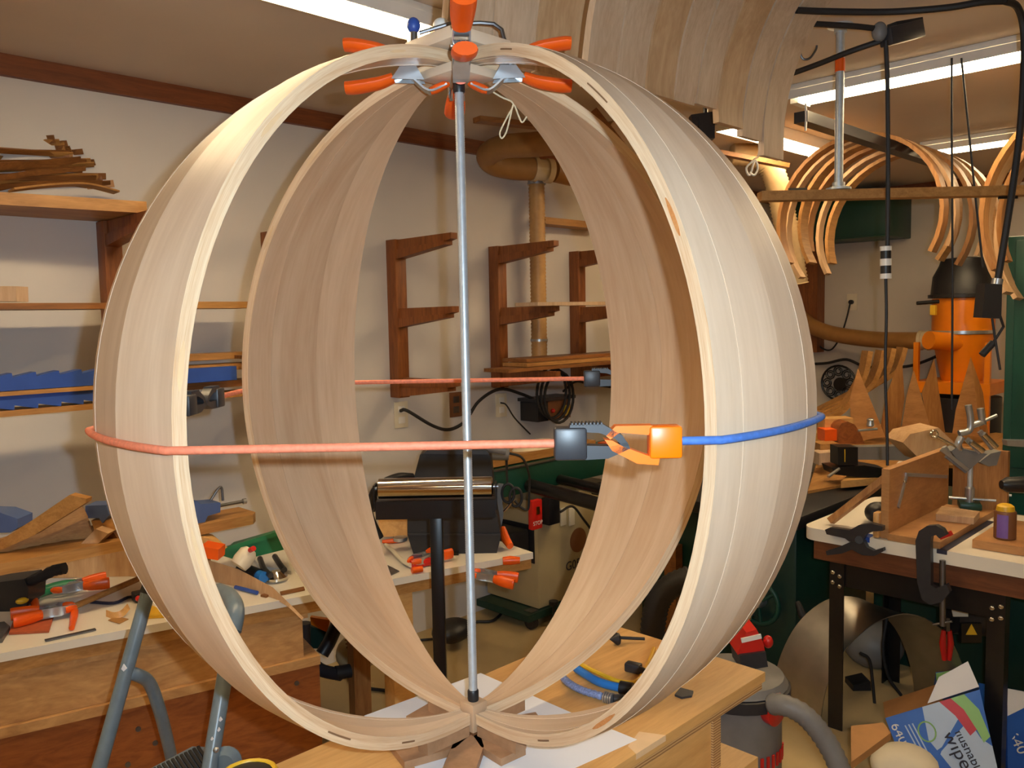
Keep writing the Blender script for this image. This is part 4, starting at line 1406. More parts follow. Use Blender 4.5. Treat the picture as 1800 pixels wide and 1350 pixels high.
solo('black_hose', 'thick black hose curving down between the two right gores', 'hose', ribbed([at(1215, 1015, 2.95), at(1180, 1030, 2.95), at(1158, 1055, 2.95), at(1150, 1085, 2.95), at(1146, 1120, 2.95), at(1140, 1200, 2.95), onz(1136, 1262, FZ + .04)], .042, 6), M['rubber'], ang=80)
solo('wooden_post', 'brown upright post behind the front right gore', 'post', MB().bx((3.0, 2.02, FZ), (3.05, 2.08, .60)), M['oak_d'])

# stuff on the iron top
def on(px, py, h=.0):
    return onz(px, py, .827 + h)


for i, (q, t_, l, m) in enumerate((
        ([(1420, 868), (1556, 842), (1600, 800), (1440, 802)], .012, 'wide tan board covering the black iron top', 'oak'),
        ([(1478, 858), (1560, 850), (1572, 838), (1500, 838)], .03, 'pale narrow board on the iron top under the vise', 'birch'))):
    base = .827 if i == 0 else .8395
    solo('flat_board', l, 'board', MB().prism([onz(x, y, base) for x, y in q], (0, 0, t_)), M[m])
t = thing('drill_vise', 'black machine vise with a steel handle on the iron top', 'vise', on(1500, 845, .045))
dV = 3.62
part(t, 'base', slab(MB(), [(1462, 822), (1520, 818), (1560, 825), (1556, 842), (1500, 838), (1466, 834)], dV, .12), M['blackm'])
part(t, 'jaw', slab(MB(), [(1473, 786), (1508, 786), (1508, 818), (1473, 818)], dV, .09), M['blackm'])
part(t, 'screw', MB().cyl(at(1456, 838, dV - .04), at(1475, 824, dV), .007, n=10), M['steel'])
part(t, 'scale', MB().bar(at(1485, 790, dV - .006), at(1485, 812, dV - .006), .004, .003, RGT), M['yellow'])
solo('steel_channel', 'long grey steel channel lying behind the black vise', 'channel', slab(MB(), [(1508, 786), (1600, 784), (1618, 810), (1508, 808)], 3.85, .06), M['grey'])
t = thing('round_top_block', 'reddish round-topped wood block with a wing screw, behind the vise', 'jig', at(1495, 780, 4.0))
part(t, 'block', slab(MB(), [(1474, 780), (1474, 752), (1480, 744), (1490, 741), (1502, 746), (1512, 760), (1520, 780)], 4.0, .10), M['drawer_r'])
part(t, 'screw', MB().cyl(at(1508, 757, 3.97), at(1542, 754, 3.97), .006, n=8), M['steel'])
part(t, 'knob', MB().lathe(at(1530, 750, 3.97), UP, [(.012, 0), (.018, .006), (.014, .03), (.018, .034), (.01, .04)], 12), M['steel'])
solo('wood_box', 'pale wooden box with a slanted end behind the jig plate', 'box', slab(MB(), [(1587, 778), (1600, 763), (1650, 752), (1690, 790), (1690, 820), (1622, 812)], 3.45, .16), M['strip2'])
solo('white_sheet', 'thin white sheet lying on the iron top in front of the wood box', 'paper', MB().prism([on(1570, 822, .014), on(1580, 812, .014), on(1640, 812, .014), on(1660, 820, .014)], (0, 0, .004)), M['paper'])
for i, (x0, x1, y, m, l) in enumerate(((1450, 1500, 746, 'birch', 'pale board end above the orange box, left of the round block'), (1450, 1482, 765, 'orange', 'orange box at the gore edge, behind the vise'),
                                       (1442, 1474, 790, 'oak', 'brown offcut left of the black vise'), (1440, 1470, 806, 'strip', 'pale offcut stack left of the black vise'))):
    solo('offcut', l, 'block', slab(MB(), [(x0, y - 9), (x1, y - 11), (x1, y + 8), (x0, y + 12)], 4.1 - .08 * i, .10), M[m])

# ------------------------------------------------------------------ bench along the right wall
WB = .85
wb = thing('wall_bench', 'wooden bench along the right wall under the wood wedges', 'workbench', (5.1, 1.9, FZ))
part(wb, 'top', MB().bx((4.5, .8, WB - .05), (5.6, 2.9, WB)), M['oak'])
for (x, y) in ((4.55, .9), (4.55, 2.8), (5.5, .9), (5.5, 2.8)):
    part(wb, 'leg', MB().bx((x, y - .05, FZ), (x + .08, y + .05, WB - .051)), M['oak_v'])
dW = 4.75
for i, (poly, d, m, l) in enumerate((
        ([(1496, 776), (1494, 700), (1508, 648), (1556, 768)], 4.66, 'drawer_r', 'leftmost dark triangular wood wedge standing on the wall bench'),
        ([(1545, 768), (1556, 700), (1585, 622), (1590, 700), (1580, 770)], 4.72, 'oak', 'pale pointed wood panel just right of the leftmost wedge'),
        ([(1582, 772), (1594, 694), (1606, 650), (1640, 768)], 4.60, 'drawer_r', 'dark triangular wood wedge standing in the middle'),
        ([(1634, 764), (1620, 690), (1642, 630), (1662, 765)], 4.72, 'oak', 'pale pointed wood panel with a splintered edge, right of the middle wedge'),
        ([(1674, 762), (1680, 720), (1706, 628), (1716, 705), (1724, 768)], 4.60, 'drawer_r', 'dark wood wedge in front of the orange cyclone frame'),
        ([(1706, 626), (1728, 690), (1738, 768), (1725, 768), (1716, 705)], 4.64, 'oak', 'narrow pale panel leaning on the wedge by the cyclone'))):
    solo('wood_wedge', l, 'wood panel', slab(MB(), poly, d, .02, V((.02, -.006, 0)).normalized() * (.05 if i % 2 == 0 else .02)), M['jig' if m == 'drawer_r' else 'oak_v'], 'pointed wood panels on the wall bench')
for i, (tx, ty, l) in enumerate(((1522, 617, 'bent strip with the leftmost raised tip behind the wedges'), (1546, 616, 'second bent strip from the left behind the wedges'),
                                 (1563, 612, 'bent strip behind the hanging cord and wedges'), (1583, 611, 'bent strip with the rightmost raised tip behind the wedges'))):
    d = 4.95 + .05 * i
    solo('bent_strip', l, 'wood strip', MB().ribbon(spline([at(1438, 738 - 5 * i, d - .1), at(1475, 722 - 6 * i, d - .05), at(tx - 22, 690 - 10 * i, d), at(tx - 5, 655 - 6 * i, d), at(tx + 3, ty, d)], 6), FWD, .09, .03), M['oak'], 'bent strips leaning on the wall bench')
solo('bench_box', 'low stack of boards on the wall bench under the bent strips', 'board', MB().bx((4.55, 1.95, WB + .001), (4.9, 2.7, WB + .06)), M['birch'])

# ------------------------------------------------------------------ right wall
wc = thing('wall_cabinet', 'green steel cabinet mounted high on the right wall', 'cabinet', (5.8, 2.5, 2.07))
part(wc, 'body', MB().bx((5.62, 2.14, 2.08), (XW - .001, 2.80, 2.372), bev=.004), M['green'])
part(wc, 'door', MB().bx((5.612, 2.15, 2.09), (5.6195, 2.79, 2.365), bev=.002), M['green'])
c = onX(1498, 531, XW)
t = thing('wall_outlet', 'yellowish outlet with a cord on the right wall, below the green cabinet', 'outlet', c)
part(t, 'cover', MB().box((XW - .004, c.y, c.z), (.006, .075, .118), bev=.002), M['cream'])
part(t, 'plug', MB().cyl((XW - .008, c.y, c.z), (XW - .03, c.y, c.z), .016, n=12), M['black'])
wcord('thin_cable', 'thin cord hanging from the outlet on the right wall', [(XW - .03, c.y, c.z), onX(1488, 560, 5.93), onX(1478, 590, 5.93), onX(1462, 614, 5.93), onX(1445, 612, 5.93), onX(1432, 596, 5.93)], .006)
wcord('wall_cable', 'wavy dark cable strung along the right wall above the bent strips', [onX(1428, 640, 5.95), onX(1455, 638, 5.95), onX(1488, 632, 5.95), onX(1520, 644, 5.95), onX(1560, 646, 5.95), onX(1600, 643, 5.95), onX(1638, 630, 5.95), onX(1660, 618, 5.95)], .010)
solo('wall_post', 'brown wooden upright on the right wall near the corner', 'post', MB().bx((5.88, 2.74, 1.3), (XW - .001, 2.90, 2.1)), M['bracket'])
t = thing('wall_duct', 'tan duct running along the right wall to the orange cyclone', 'duct', onX(1530, 620, 5.85))
part(t, 'pipe', MB().tube(spline([onX(1400, 552, 5.85), onX(1428, 574, 5.82), onX(1470, 588, 5.8), onX(1540, 597, 5.75), onX(1622, 599, 5.6)], 6), .055, 16), M['duct'])
part(t, 'collar', MB().lathe(onX(1616, 598, 5.6), V((0, -1, 0)), [(.064, 0), (.064, .02), (.058, .022), (.058, .05), (.064, .052), (.064, .07)], 18), M['clear'])
c = onX(1474, 673, 5.96)
t = thing('iron_trivet', 'round black iron scrollwork plate hanging on the right wall', 'trivet', (5.96, c.y, c.z - .13))
ring = lambda r, n=28, x=5.96: [V((x, c.y + r * math.cos(u * 2 * PI / n), c.z + r * math.sin(u * 2 * PI / n))) for u in range(n)]
part(t, 'ring', MB().tube(ring(.125), .008, 8, True), M['blackm'])
part(t, 'plate', MB().lathe((5.975, c.y - .01, c.z - .01), (-1, 0, 0), [(.05, 0), (.05, .012)], 20), M['blackm'])
for k in range(8):
    a = k * PI / 4
    o = V((5.96, c.y + .085 * math.cos(a), c.z + .085 * math.sin(a)))
    part(t, 'scroll', MB().tube([o + V((0, (.010 + .003 * u / 3) * math.cos(u * PI / 5 + a) * 1.3, (.010 + .003 * u / 3) * math.sin(u * PI / 5 + a) * 1.3)) for u in range(20)], .005, 6), M['blackm'])

# dust cyclone
cy = at(1692, 600, 5.2)
ct = thing('dust_cyclone', 'orange dust cyclone with a black motor head in front of the right wall', 'dust collector', (cy.x, cy.y, FZ))
zc = lambda py: at(1692, py, 5.2).z
B = (cy.x, cy.y, 0)
part(ct, 'motor_head', MB().lathe((cy.x, cy.y, zc(523)), UP, [(.20, 0), (.20, .02), (.185, .022), (.175, .13), (.14, .20), (.13, zc(455) - zc(523) - .0), (.03, zc(455) - zc(523) + .012)], 28), M['black'])
part(ct, 'barrel', MB().lathe((cy.x, cy.y, zc(585)), UP, [(.175, 0), (.175, zc(524) - zc(585))], 32), M['cyc'])
part(ct, 'band', MB().lathe((cy.x, cy.y, zc(586)), UP, [(.182, 0), (.182, .02)], 32), M['steel'])
part(ct, 'cone', MB().lathe((cy.x, cy.y, zc(690)), UP, [(.10, 0), (.175, zc(587) - zc(690))], 32), M['cyc'])
part(ct, 'inlet', MB().tube([at(1632, 598, 5.05), at(1660, 600, 5.08), at(1692, 602, 5.12)], .055, 16), M['cyc'])
part(ct, 'crank', MB().cyl(at(1612, 533, 5.1), at(1650, 530, 5.1), .012, n=10), M['black'])
part(ct, 'label', MB().box(at(1641, 545, 5.08), (.03, .03, .06)), M['yellow'])
part(ct, 'frame', MB().bx((cy.x - .22, cy.y - .22, zc(688)), (cy.x + .18, cy.y + .22, zc(668))), M['cyc'])
part(ct, 'bin', MB().lathe((cy.x, cy.y, FZ), UP, [(.22, 0), (.22, zc(690) - FZ - .02)], 28), M['black'])
for s in (-1, 1):
    part(ct, 'strut', MB().bar((cy.x - .2, cy.y + .20 * s, FZ), (cy.x - .2, cy.y + .20 * s, zc(600)), .03, .03), M['cyc'])

# ribbed hose coming down right of the globe, from the ceiling
t = thing('drop_hose', 'cream ribbed hose curving down from the ceiling just right of the globe', 'duct hose', at(1385, 470, 4.3))
part(t, 'hose', ribbed([at(1285, 270, 4.3), at(1325, 274, 4.3), at(1352, 292, 4.3), at(1368, 330, 4.3), at(1378, 380, 4.3), at(1388, 430, 4.3), at(1400, 500, 4.3)], .056, 8), M['hose2'], ang=80)
solo('ceiling_batten', 'orange-brown board under the ceiling above the drop hose', 'board', MB().bar(at(1262, 268, 4.1), at(1385, 292, 4.1), .05, .02), M['oak_d'])
solo('string', 'knotted white string hanging below the bent strips', 'string', MB().tube(spline([V((at(1336, 240, 3.2).x, at(1336, 240, 3.2).y, CEIL)), at(1335, 262, 3.2), at(1326, 280, 3.2), at(1312, 295, 3.2), at(1318, 308, 3.2), at(1327, 282, 3.2), at(1332, 295, 3.2), at(1326, 308, 3.2), at(1318, 303, 3.2)], 5), .004, 6), M['white'])

# ================================================================== overhead: hanging strips, arches, rails
def hang(x0, x1, zend, label, m, i):
    w = x1 - x0
    xm = (x0 + x1) / 2
    pts = [(1.092 - .003 * (i % 3), zend), (1.086, 2.10), (1.066, 2.2), (1.024, 2.3), (.965, 2.375), (.87, 2.418), (.72, 2.43), (.40, 2.43)]
    pts = [V((xm, y, z)) for y, z in pts if z >= zend]
    solo('bent_strip', label, 'wood strip', MB().ribbon(spline(pts, 5), (1, 0, 0), w, .016), m, 'bent strips hanging under the ceiling')


XS = [(.945, 1.045), (1.049, 1.155), (1.16, 1.275), (1.305, 1.395), (1.402, 1.495), (1.502, 1.602), (1.609, 1.69), (1.696, 1.780), (1.787, 1.898), (1.905, 2.0), (2.007, 2.112)]
LB = ['wide hanging bent strip directly behind the orange clamp at the globe top', 'hanging bent strip right behind the top of the globe, second from left', 'hanging bent strip just left of the dark gap',
      'hanging bent strip just right of the dark gap', 'fifth hanging bent strip counted from the left', 'sixth hanging bent strip from the left, in the middle of the row', 'hanging bent strip left of the black rail bracket',
      'hanging bent strip above the black rail bracket', 'hanging bent strip third from the right, longer than those left of it', 'hanging bent strip second from the right end', 'rightmost hanging bent strip, its end lowest']
ZE = [2.06, 2.05, 2.05, 2.05, 2.06, 2.07, 2.075, 2.08, 2.05, 2.035, 2.00]
for i, (a, b) in enumerate(XS):
    hang(a, b, ZE[i], LB[i], M[('strip', 'strip', 'strip2')[i % 3]], i)
t = thing('rail_bracket', 'black steel bracket under the ends of the hanging bent strips', 'bracket', at(1240, 240, 2.2))
part(t, 'arm', MB().bar(at(1214, 214, 2.25), at(1262, 207, 2.25), .03, .03), M['blackm'])
part(t, 'post', MB().bar(at(1240, 214, 2.25), at(1240, 246, 2.25), .04, .04), M['blackm'])
q_ = at(1240, 214, 2.25)
part(t, 'hanger', MB().cyl(q_, (q_.x, q_.y, CEIL), .006, n=10), M['blackm'])

rail = thing('hanging_rail', 'long narrow board hung level from a threaded steel pipe at upper right', 'rail', at(1478, 340, 2.56))
ra_, rb_ = at(1335, 346, 2.55), at(1830, 335, 2.55)
part(rail, 'board', MB().bar(ra_, rb_, .05, .028), M['oak'])
pp = at(1474, 334, 2.55)
part(rail, 'pipe', MB().cyl(pp, (pp.x, pp.y, CEIL - .012), .0125, n=16), M['zinc'])
part(rail, 'flange', MB().lathe((pp.x, pp.y, CEIL), (0, 0, -1), [(.036, 0), (.036, .006), (.018, .010), (.018, .022)], 20), M['zinc'])
part(rail, 'flange', MB().lathe((pp.x, pp.y, pp.z), UP, [(.036, 0), (.036, .006), (.018, .010), (.018, .022)], 20), M['zinc'])
zt_ = at(1474, 105, 2.56).z
zb_ = at(1474, 128, 2.56).z
part(rail, 'tape', MB().cyl((pp.x, pp.y, zb_), (pp.x, pp.y, zt_), .0142, n=16), M['orange'], 'band of orange tape')
for px in (1402, 1548, 1772):
    q = at(px, 340, 2.55)
    part(rail, 'cable_tie', MB().bar(q + UP * .016, q - UP * .016, .006, .056, RGT), M['blackm'])

# bars under the ceiling with bent arches hung over them
for (y, x0, l) in ((1.40, 2.86, 'dark bar under the ceiling carrying the bent arches'),):
    solo('ceiling_bar', l, 'bar', MB().bx((x0, y - .025, 2.262), (4.45, y + .025, 2.30)), M['charc'])
solo('ceiling_bar', 'dark bar under the ceiling at the far right edge', 'bar', MB().bx((3.2, .50, 2.262), (4.3, .55, 2.30)), M['charc'])


def arch(label, x, yc, r, a0, a1, m, w, group, zt=2.318):
    pts = [V((x + .02 * math.sin(u * PI / 24), yc + r * math.cos(R_(a0 + (a1 - a0) * u / 24)), zt - r + r * math.sin(R_(a0 + (a1 - a0) * u / 24)))) for u in range(25)]
    solo('bent_arch', label, 'wood strip', MB().ribbon(pts, (1, 0, 0), w, .016), m, group)


AR = [(3.58, .345, -30, 208, 'front bent arch on the dark bar, nearest the viewer'), (3.67, .36, -38, 200, 'second bent arch on the dark bar from the front'), (3.77, .335, -32, 216, 'third bent arch on the dark bar from the front'),
      (3.89, .36, -14, 212, 'fourth bent arch on the dark bar from the front'), (4.02, .37, -30, 202, 'fifth bent arch on the dark bar, behind the hanging pipe'), (4.16, .38, -18, 194, 'farthest bent arch on the dark bar')]
for i, (x, r, a0, a1, l) in enumerate(AR):
    arch(l, x, 1.50, r, a0, a1, M[('oak_v', 'strip2', 'oak')[i % 3]], (.06, .05, .075)[i % 3], 'bent arches on the dark ceiling bar', 2.334)
AR = [(3.26, .40, -28, 118, 'nearest bent arch at the right edge of the photo'), (3.36, .42, -36, 118, 'second bent arch at the right edge'), (3.47, .40, -22, 118, 'third bent arch at the right edge'), (3.60, .44, -34, 118, 'farthest bent arch at the right edge')]
for i, (x, r, a0, a1, l) in enumerate(AR):
    arch(l, x, .525, r, a0, a1, M[('oak_v', 'strip2')[i % 2]], (.06, .09)[i % 2], 'bent arches at the right edge', 2.317)

# cords, box and hooks on the ceiling
wcord('ceiling_cable', 'thick dark cord sagging across the ceiling at the upper right edge', [at(1400, 18, 2.12), at(1450, 20, 2.14), at(1560, 21, 2.15), at(1660, 14, 2.12), at(1725, 4, 2.10), at(1766, 2, 2.10)], .0085)
t = thing('cord_connector', 'black cord connector hanging from the ceiling, grey tape on it', 'connector', at(1588, 70, 2.3))
part(t, 'body', MB().bar(at(1556, 66, 2.30), at(1614, 52, 2.36), .042, .045, UP, .004), M['charc'])
part(t, 'cover', MB().bar(at(1568, 44, 2.33), at(1614, 36, 2.38), .03, .010), M['rubber'])
part(t, 'tape', MB().ball(at(1546, 56, 2.3), (.020, .02, .026)), M['grey'])
wcord('ceiling_cable', 'upper dark cord running left from the ceiling connector', [at(1538, 50, 2.3), at(1500, 46, 2.28), at(1430, 42, 2.25), at(1395, 40, 2.22)], .008)
wcord('ceiling_cable', 'lower dark cord slanting from the ceiling connector behind the strips', [at(1548, 72, 2.3), at(1490, 92, 2.35), at(1440, 112, 2.42), at(1385, 132, 2.5)], .008)
wcord('hanging_cable', 'black cord hanging straight down from the ceiling connector', [at(1557, 72, 2.3), at(1560, 150, 2.3), at(1561, 300, 2.3), at(1560, 432, 2.3)], .0062)
t = thing('cord_plug', 'striped black and white plug joint on the hanging cord', 'plug', at(1557, 490, 2.3))
part(t, 'body', MB().cyl(at(1557, 433, 2.3), at(1557, 489, 2.3), .0135, n=16), M['black'])
for a, b in ((433, 441), (455, 467), (481, 490)):
    part(t, 'band', MB().cyl(at(1557, a, 2.3), at(1557, b, 2.3), .0148, n=16), M['white'], 'white band')
wcord('hanging_cable', 'thin black cord hanging below the striped plug', [at(1557, 490, 2.3), at(1558, 560, 2.3), at(1556, 650, 2.3), at(1559, 750, 2.3), at(1560, 818, 2.3)], .0042)
wcord('hanging_cable', 'left one of two thin cords crossing the lit strip light', [at(1673, 102, 2.7), at(1673, 200, 2.7), at(1674, 400, 2.7), at(1674, 560, 2.7), at(1673, 720, 2.7)], .0035)
wcord('hanging_cable', 'right one of two thin cords crossing the strip light, leaning right', [at(1690, 102, 2.7), at(1702, 220, 2.7), at(1716, 360, 2.7), at(1728, 470, 2.7)], .0035)
wcord('switch_cable', 'thick black cord coming down the right edge to a black switch box', [at(1766, 2, 2.10), at(1788, 12, 2.12), at(1799, 50, 2.14), at(1800, 120, 2.14), at(1793, 230, 2.14), at(1780, 330, 2.14), at(1766, 420, 2.14), at(1754, 492, 2.14)], .0085)
t = thing('switch_box', 'black box at the end of the thick cord beside the green column', 'switch', at(1745, 560, 2.14))
part(t, 'body', slab(MB(), [(1732, 498), (1762, 500), (1760, 560), (1726, 558)], 2.12, .04), M['black'])
part(t, 'collar', MB().cyl(at(1754, 490, 2.14), at(1752, 500, 2.14), .013, n=12), M['steel'])
wcord('thin_cable', 'thin cord dropping from the black switch box', [at(1744, 560, 2.14), at(1750, 600, 2.14), at(1758, 650, 2.14)], .003)
t = thing('pull_grip', 'black grip on a cord in front of the orange cyclone cone', 'grip', at(1735, 610, 2.14))
part(t, 'grip', MB().cyl(at(1726, 624, 2.15), at(1746, 602, 2.15), .009, n=12), M['rubber'])
part(t, 'cord', MB().tube([at(1746, 602, 2.15), at(1764, 574, 2.15), at(1758, 556, 2.14)], .0035, 8), M['rubber'])
solo('wire_hook', 'bent wire hook under the ceiling beside the hanging strips', 'hook', MB().tube(spline([at(1408, 68, 2.3), at(1407, 92, 2.3), at(1412, 104, 2.3), at(1424, 102, 2.3), at(1434, 88, 2.3), at(1436, 80, 2.3)], 5), .003, 8), M['dull'])
wcord('pull_cable', 'short white pull cord dangling from the strip light', [at(1416, 182, 3.0), at(1417, 205, 3.0), at(1416, 230, 3.0)], .004, 'white')

# ================================================================== right table with the jig
TZ = .86
tb = thing('jig_table', 'white-topped table on black angle-iron legs at right, holding a plywood jig', 'table', (3.0, .95, FZ))
mb = MB()
c_ = []
X0, X1, Y0, Y1, rr = 2.715, 3.36, .585, 1.315, .05
for (cx, cyy, a0) in ((X1 - rr, Y1 - rr, 0), (X0 + rr, Y1 - rr, 90), (X0 + rr, Y0 + rr, 180), (X1 - rr, Y0 + rr, 270)):
    for k in range(6):
        a = R_(a0 + 18 * k)
        c_.append(V((cx + rr * math.cos(a), cyy + rr * math.sin(a), TZ - .042)))
mb.prism(c_, (0, 0, .042))
part(tb, 'top', mb, M['white_top'])
part(tb, 'apron', MB().bx((X0 + .035, Y0 + .05, TZ - .115), (X1 - .03, Y1 - .03, TZ - .0425)), M['apron'])
for (x, y) in ((2.765, 1.235), (2.765, .695), (3.29, 1.235), (3.29, .695)):
    sx = 1 if x < 3 else -1
    sy = -1 if y > 1 else 1
    mb = MB()
    mb.prism([(x, y, FZ), (x + .05 * sx, y, FZ), (x + .05 * sx, y + .005 * sy, FZ), (x + .005 * sx, y + .005 * sy, FZ), (x + .005 * sx, y + .05 * sy, FZ), (x, y + .05 * sy, FZ)], (0, 0, TZ - .116 - FZ))
    leg = part(tb, 'leg', mb, M['blackm'])
    for z in (TZ - .15, TZ - .185):
        for k in (.012, .036):
            part(leg, 'bolt', MB().ball((x - .002 * sx, y + (k if z < TZ - .16 else k) * sy, z - k * .4), (.005, .008, .008), 12, 8), M['chrome'], 'chrome bolt head')
part(tb, 'frame_rail', MB().bx((2.775, .70, TZ - .20), (2.785, 1.23, TZ - .117)), M['blackm'])
part(tb, 'frame_rail', MB().bx((3.275, .70, TZ - .20), (3.285, 1.23, TZ - .117)), M['blackm'])
part(tb, 'frame_rail', MB().bx((2.77, 1.222, TZ - .20), (3.29, 1.23, TZ - .117)), M['blackm'])
part(tb, 'slot', MB().bx((2.7145, .845, TZ - .012), (3.2, .875, TZ + .0006)), M['ink'], 'dark slot across the top')


def tz(px, py, h=0):
    return onz(px, py, TZ + h + .001)


solo('jig_plate', 'upright plywood plate with an angle bracket standing on the white table', 'jig', MB().bx((2.735, 1.028, TZ + .001), (3.30, 1.053, 1.088)), M['jig'])
solo('plate_cleat', 'small pale rounded block at the near foot of the upright plate', 'block', MB().bx((2.722, 1.054, TZ + .001), (2.76, 1.075, TZ + .085), bev=.006), M['birch'])
t = thing('angle_bracket', 'L-shaped steel angle bracket on the face of the upright plate', 'bracket', onY(1590, 890, 1.02))
q = lambda px, py: onY(px, py, 1.0255)
part(t, 'bar', MB().bar(q(1592, 834), q(1664, 838), .012, .006, (0, 1, 0)), M['steel'])
part(t, 'bar', MB().bar(q(1594, 834), q(1579, 892), .012, .006, (0, 1, 0)), M['steel'])
part(t, 'screw', MB().ball(q(1590, 848), .006, 10, 6), M['chrome'])
part(t, 'screw', MB().ball(q(1612, 915), .006, 10, 6), M['chrome'])
solo('base_board', 'flat plywood base board of the jig at the front of the white table', 'board', MB().bx((2.722, .868, TZ + .001), (3.28, 1.026, TZ + .022)), M['jig'])
solo('base_board', 'flat plywood board under the glue can at right on the white table', 'board', MB().bx((2.80, .62, TZ + .001), (3.15, .80, TZ + .027)), M['jig'])
solo('wood_block', 'small pale wood bar lying behind the base board', 'block', MB().prism([tz(1645, 915, .022), tz(1712, 922, .022), tz(1722, 910, .022), tz(1655, 900, .022)], (0, 0, .022)), M['strip2'])
solo('leaning_strip', 'tan strip leaning diagonally against the upright plate', 'wood strip', MB().bar(tz(1460, 916, .012), onY(1560, 838, 1.075), .030, .022, (0, 1, 0)), M['oak_v'])
solo('blue_tape', 'strip of blue tape on the white table edge under the plate', 'tape', MB().bx((2.714, 1.08, TZ - .016), (2.76, 1.115, TZ + .002)), M['blue'])
t = thing('black_sander', 'black hand tool behind the leaning strip on the white table', 'tool', tz(1540, 900))
part(t, 'body', MB().ball(tz(1540, 900, .036), (.05, .036, .035)), M['black'])
part(t, 'cap', MB().cyl(tz(1549, 893, .045), tz(1560, 890, .045), .022, n=14), M['steel'])
# glue can
p = tz(1766, 946, .026)
t = thing('glue_can', 'small brown and purple can with a yellow cap on the right base board', 'can', p)
part(t, 'body', MB().lathe(p, UP, [(.028, 0), (.031, .003), (.031, .083), (.029, .087)], 24), M['brown'])
part(t, 'label', MB().prism([p + V((math.cos(R_(a)) * .0316, math.sin(R_(a)) * .0316, .006)) for a in range(150, 211, 6)] + [p + V((math.cos(R_(a)) * .029, math.sin(R_(a)) * .029, .006)) for a in range(210, 149, -6)], (0, 0, .072)), plain('purple_label', (120, 92, 170), .5), 'purple label')
part(t, 'cap', MB().lathe(p + UP * .0875, UP, [(.026, 0), (.024, .014), (.016, .02)], 20), M['yellow'], 'yellow cap')


def clamp_stand(label, px, py, h, tilt):
    b = onz(px, py, TZ + .023)
    t = thing('clamp_stand', label, 'clamp stand', b, 'toggle clamp stands on the jig')
    part(t, 'base', MB().box((b.x, b.y, b.z + .012), (.09, .07, .022), (0, 0, .4), .004), M['green'])
    part(t, 'handle', MB().cyl((b.x - .03, b.y + .06, b.z + .035), (b.x + .02, b.y - .08, b.z + .035), .005, n=10), M['steel'])
    part(t, 'socket', MB().lathe((b.x, b.y, b.z + .023), UP, [(.016, 0), (.016, .05), (.012, .055)], 16), M['steel'])
    part(t, 'post', MB().cyl((b.x, b.y, b.z + .05), (b.x, b.y, b.z + h), .009, n=14), M['zinc'])
    return b


b1 = clamp_stand('near toggle clamp stand with a green base, right of the upright plate', 1704, 893, .20, 0)
b2 = clamp_stand('far toggle clamp stand with a green base, behind the near one', 1732, 884, .20, 0)
ch = thing('clamp_channel', 'tilted grey steel channel with curved-handle toggle clamps on the stands', 'clamp', at(1712, 820, 2.75))
dT = 2.78
part(ch, 'channel', slab(MB(), [(1672, 793), (1682, 787), (1736, 798), (1702, 828), (1695, 826)], dT, .05), M['grey'])
part(ch, 'channel', slab(MB(), [(1722, 812), (1742, 797), (1760, 793), (1752, 818), (1738, 820)], dT + .12, .05), M['grey'])
part(ch, 'lip', MB().bar(at(1655, 790, dT - .01), at(1700, 826, dT - .01), .012, .012), M['steel'])
for (a, b_, c3) in (((1722, 795), (1700, 772), (1702, 712)), ((1745, 788), (1722, 758), (1723, 718))):
    part(ch, 'link', MB().bar(at(*a, dT), at(*b_, dT), .012, .016), M['steel'])
    part(ch, 'toggle_handle', MB().tube(spline([at(b_[0] - 14, b_[1] - 10, dT + .02), at(b_[0] + 4, b_[1] - 16, dT + .02), at(c3[0] + 4, c3[1] + 24, dT + .02), at(c3[0], c3[1], dT + .02)], 5), .011, 10), M['steel'])
    part(ch, 'plunger', MB().cyl(at(b_[0] + 6, b_[1] + 5, dT - .03), at(a[0] + 6, a[1] - 2, dT - .03), .010, n=12), M['chrome'])
part(ch, 'hook', MB().tube(spline([at(1690, 768, dT), at(1684, 782, dT), at(1690, 795, dT + .02), at(1698, 800, dT + .03)], 5), .012, 10), M['steel'])
part(ch, 'ring', MB().tube([at(1642, 763, dT) + RGT * .011 * math.cos(u * PI / 8) + UP * .011 * math.sin(u * PI / 8) for u in range(16)], .004, 8, True), M['chrome'])
part(ch, 'rod', MB().cyl(at(1647, 768, dT), at(1690, 790, dT), .005, n=10), M['chrome'])
part(ch, 'rod', MB().cyl(at(1660, 785, dT), at(1672, 806, dT), .008, n=10), M['steel'])
part(ch, 'bar', MB().cyl(at(1712, 748, dT + .05), at(1752, 730, dT + .05), .006, n=10), M['steel'])
part(ch, 'leg', MB().bar(at(1664, 800, dT), at(1700, 828, dT), .010, .02), M['grey'])
solo('steel_bar', 'flat bright steel bar poking in from the right edge above the black handle', 'bar', slab(MB(), [(1770, 774), (1830, 775), (1830, 788), (1772, 784)], 2.75, .03), M['steel'])
solo('black_grip', 'fat black rubber handle at the right edge above the glue can', 'handle', MB().tube([at(1760, 852, 2.72), at(1770, 852, 2.72), at(1800, 852, 2.72), at(1840, 852, 2.72)], [.014, .025, .028, .028], 14), M['black'])
solo('plywood_sheet', 'plywood panel standing behind the toggle clamps', 'board', MB().bx((3.32, .84, TZ + .001), (3.345, 1.02, 1.09)), M['oak_v'])
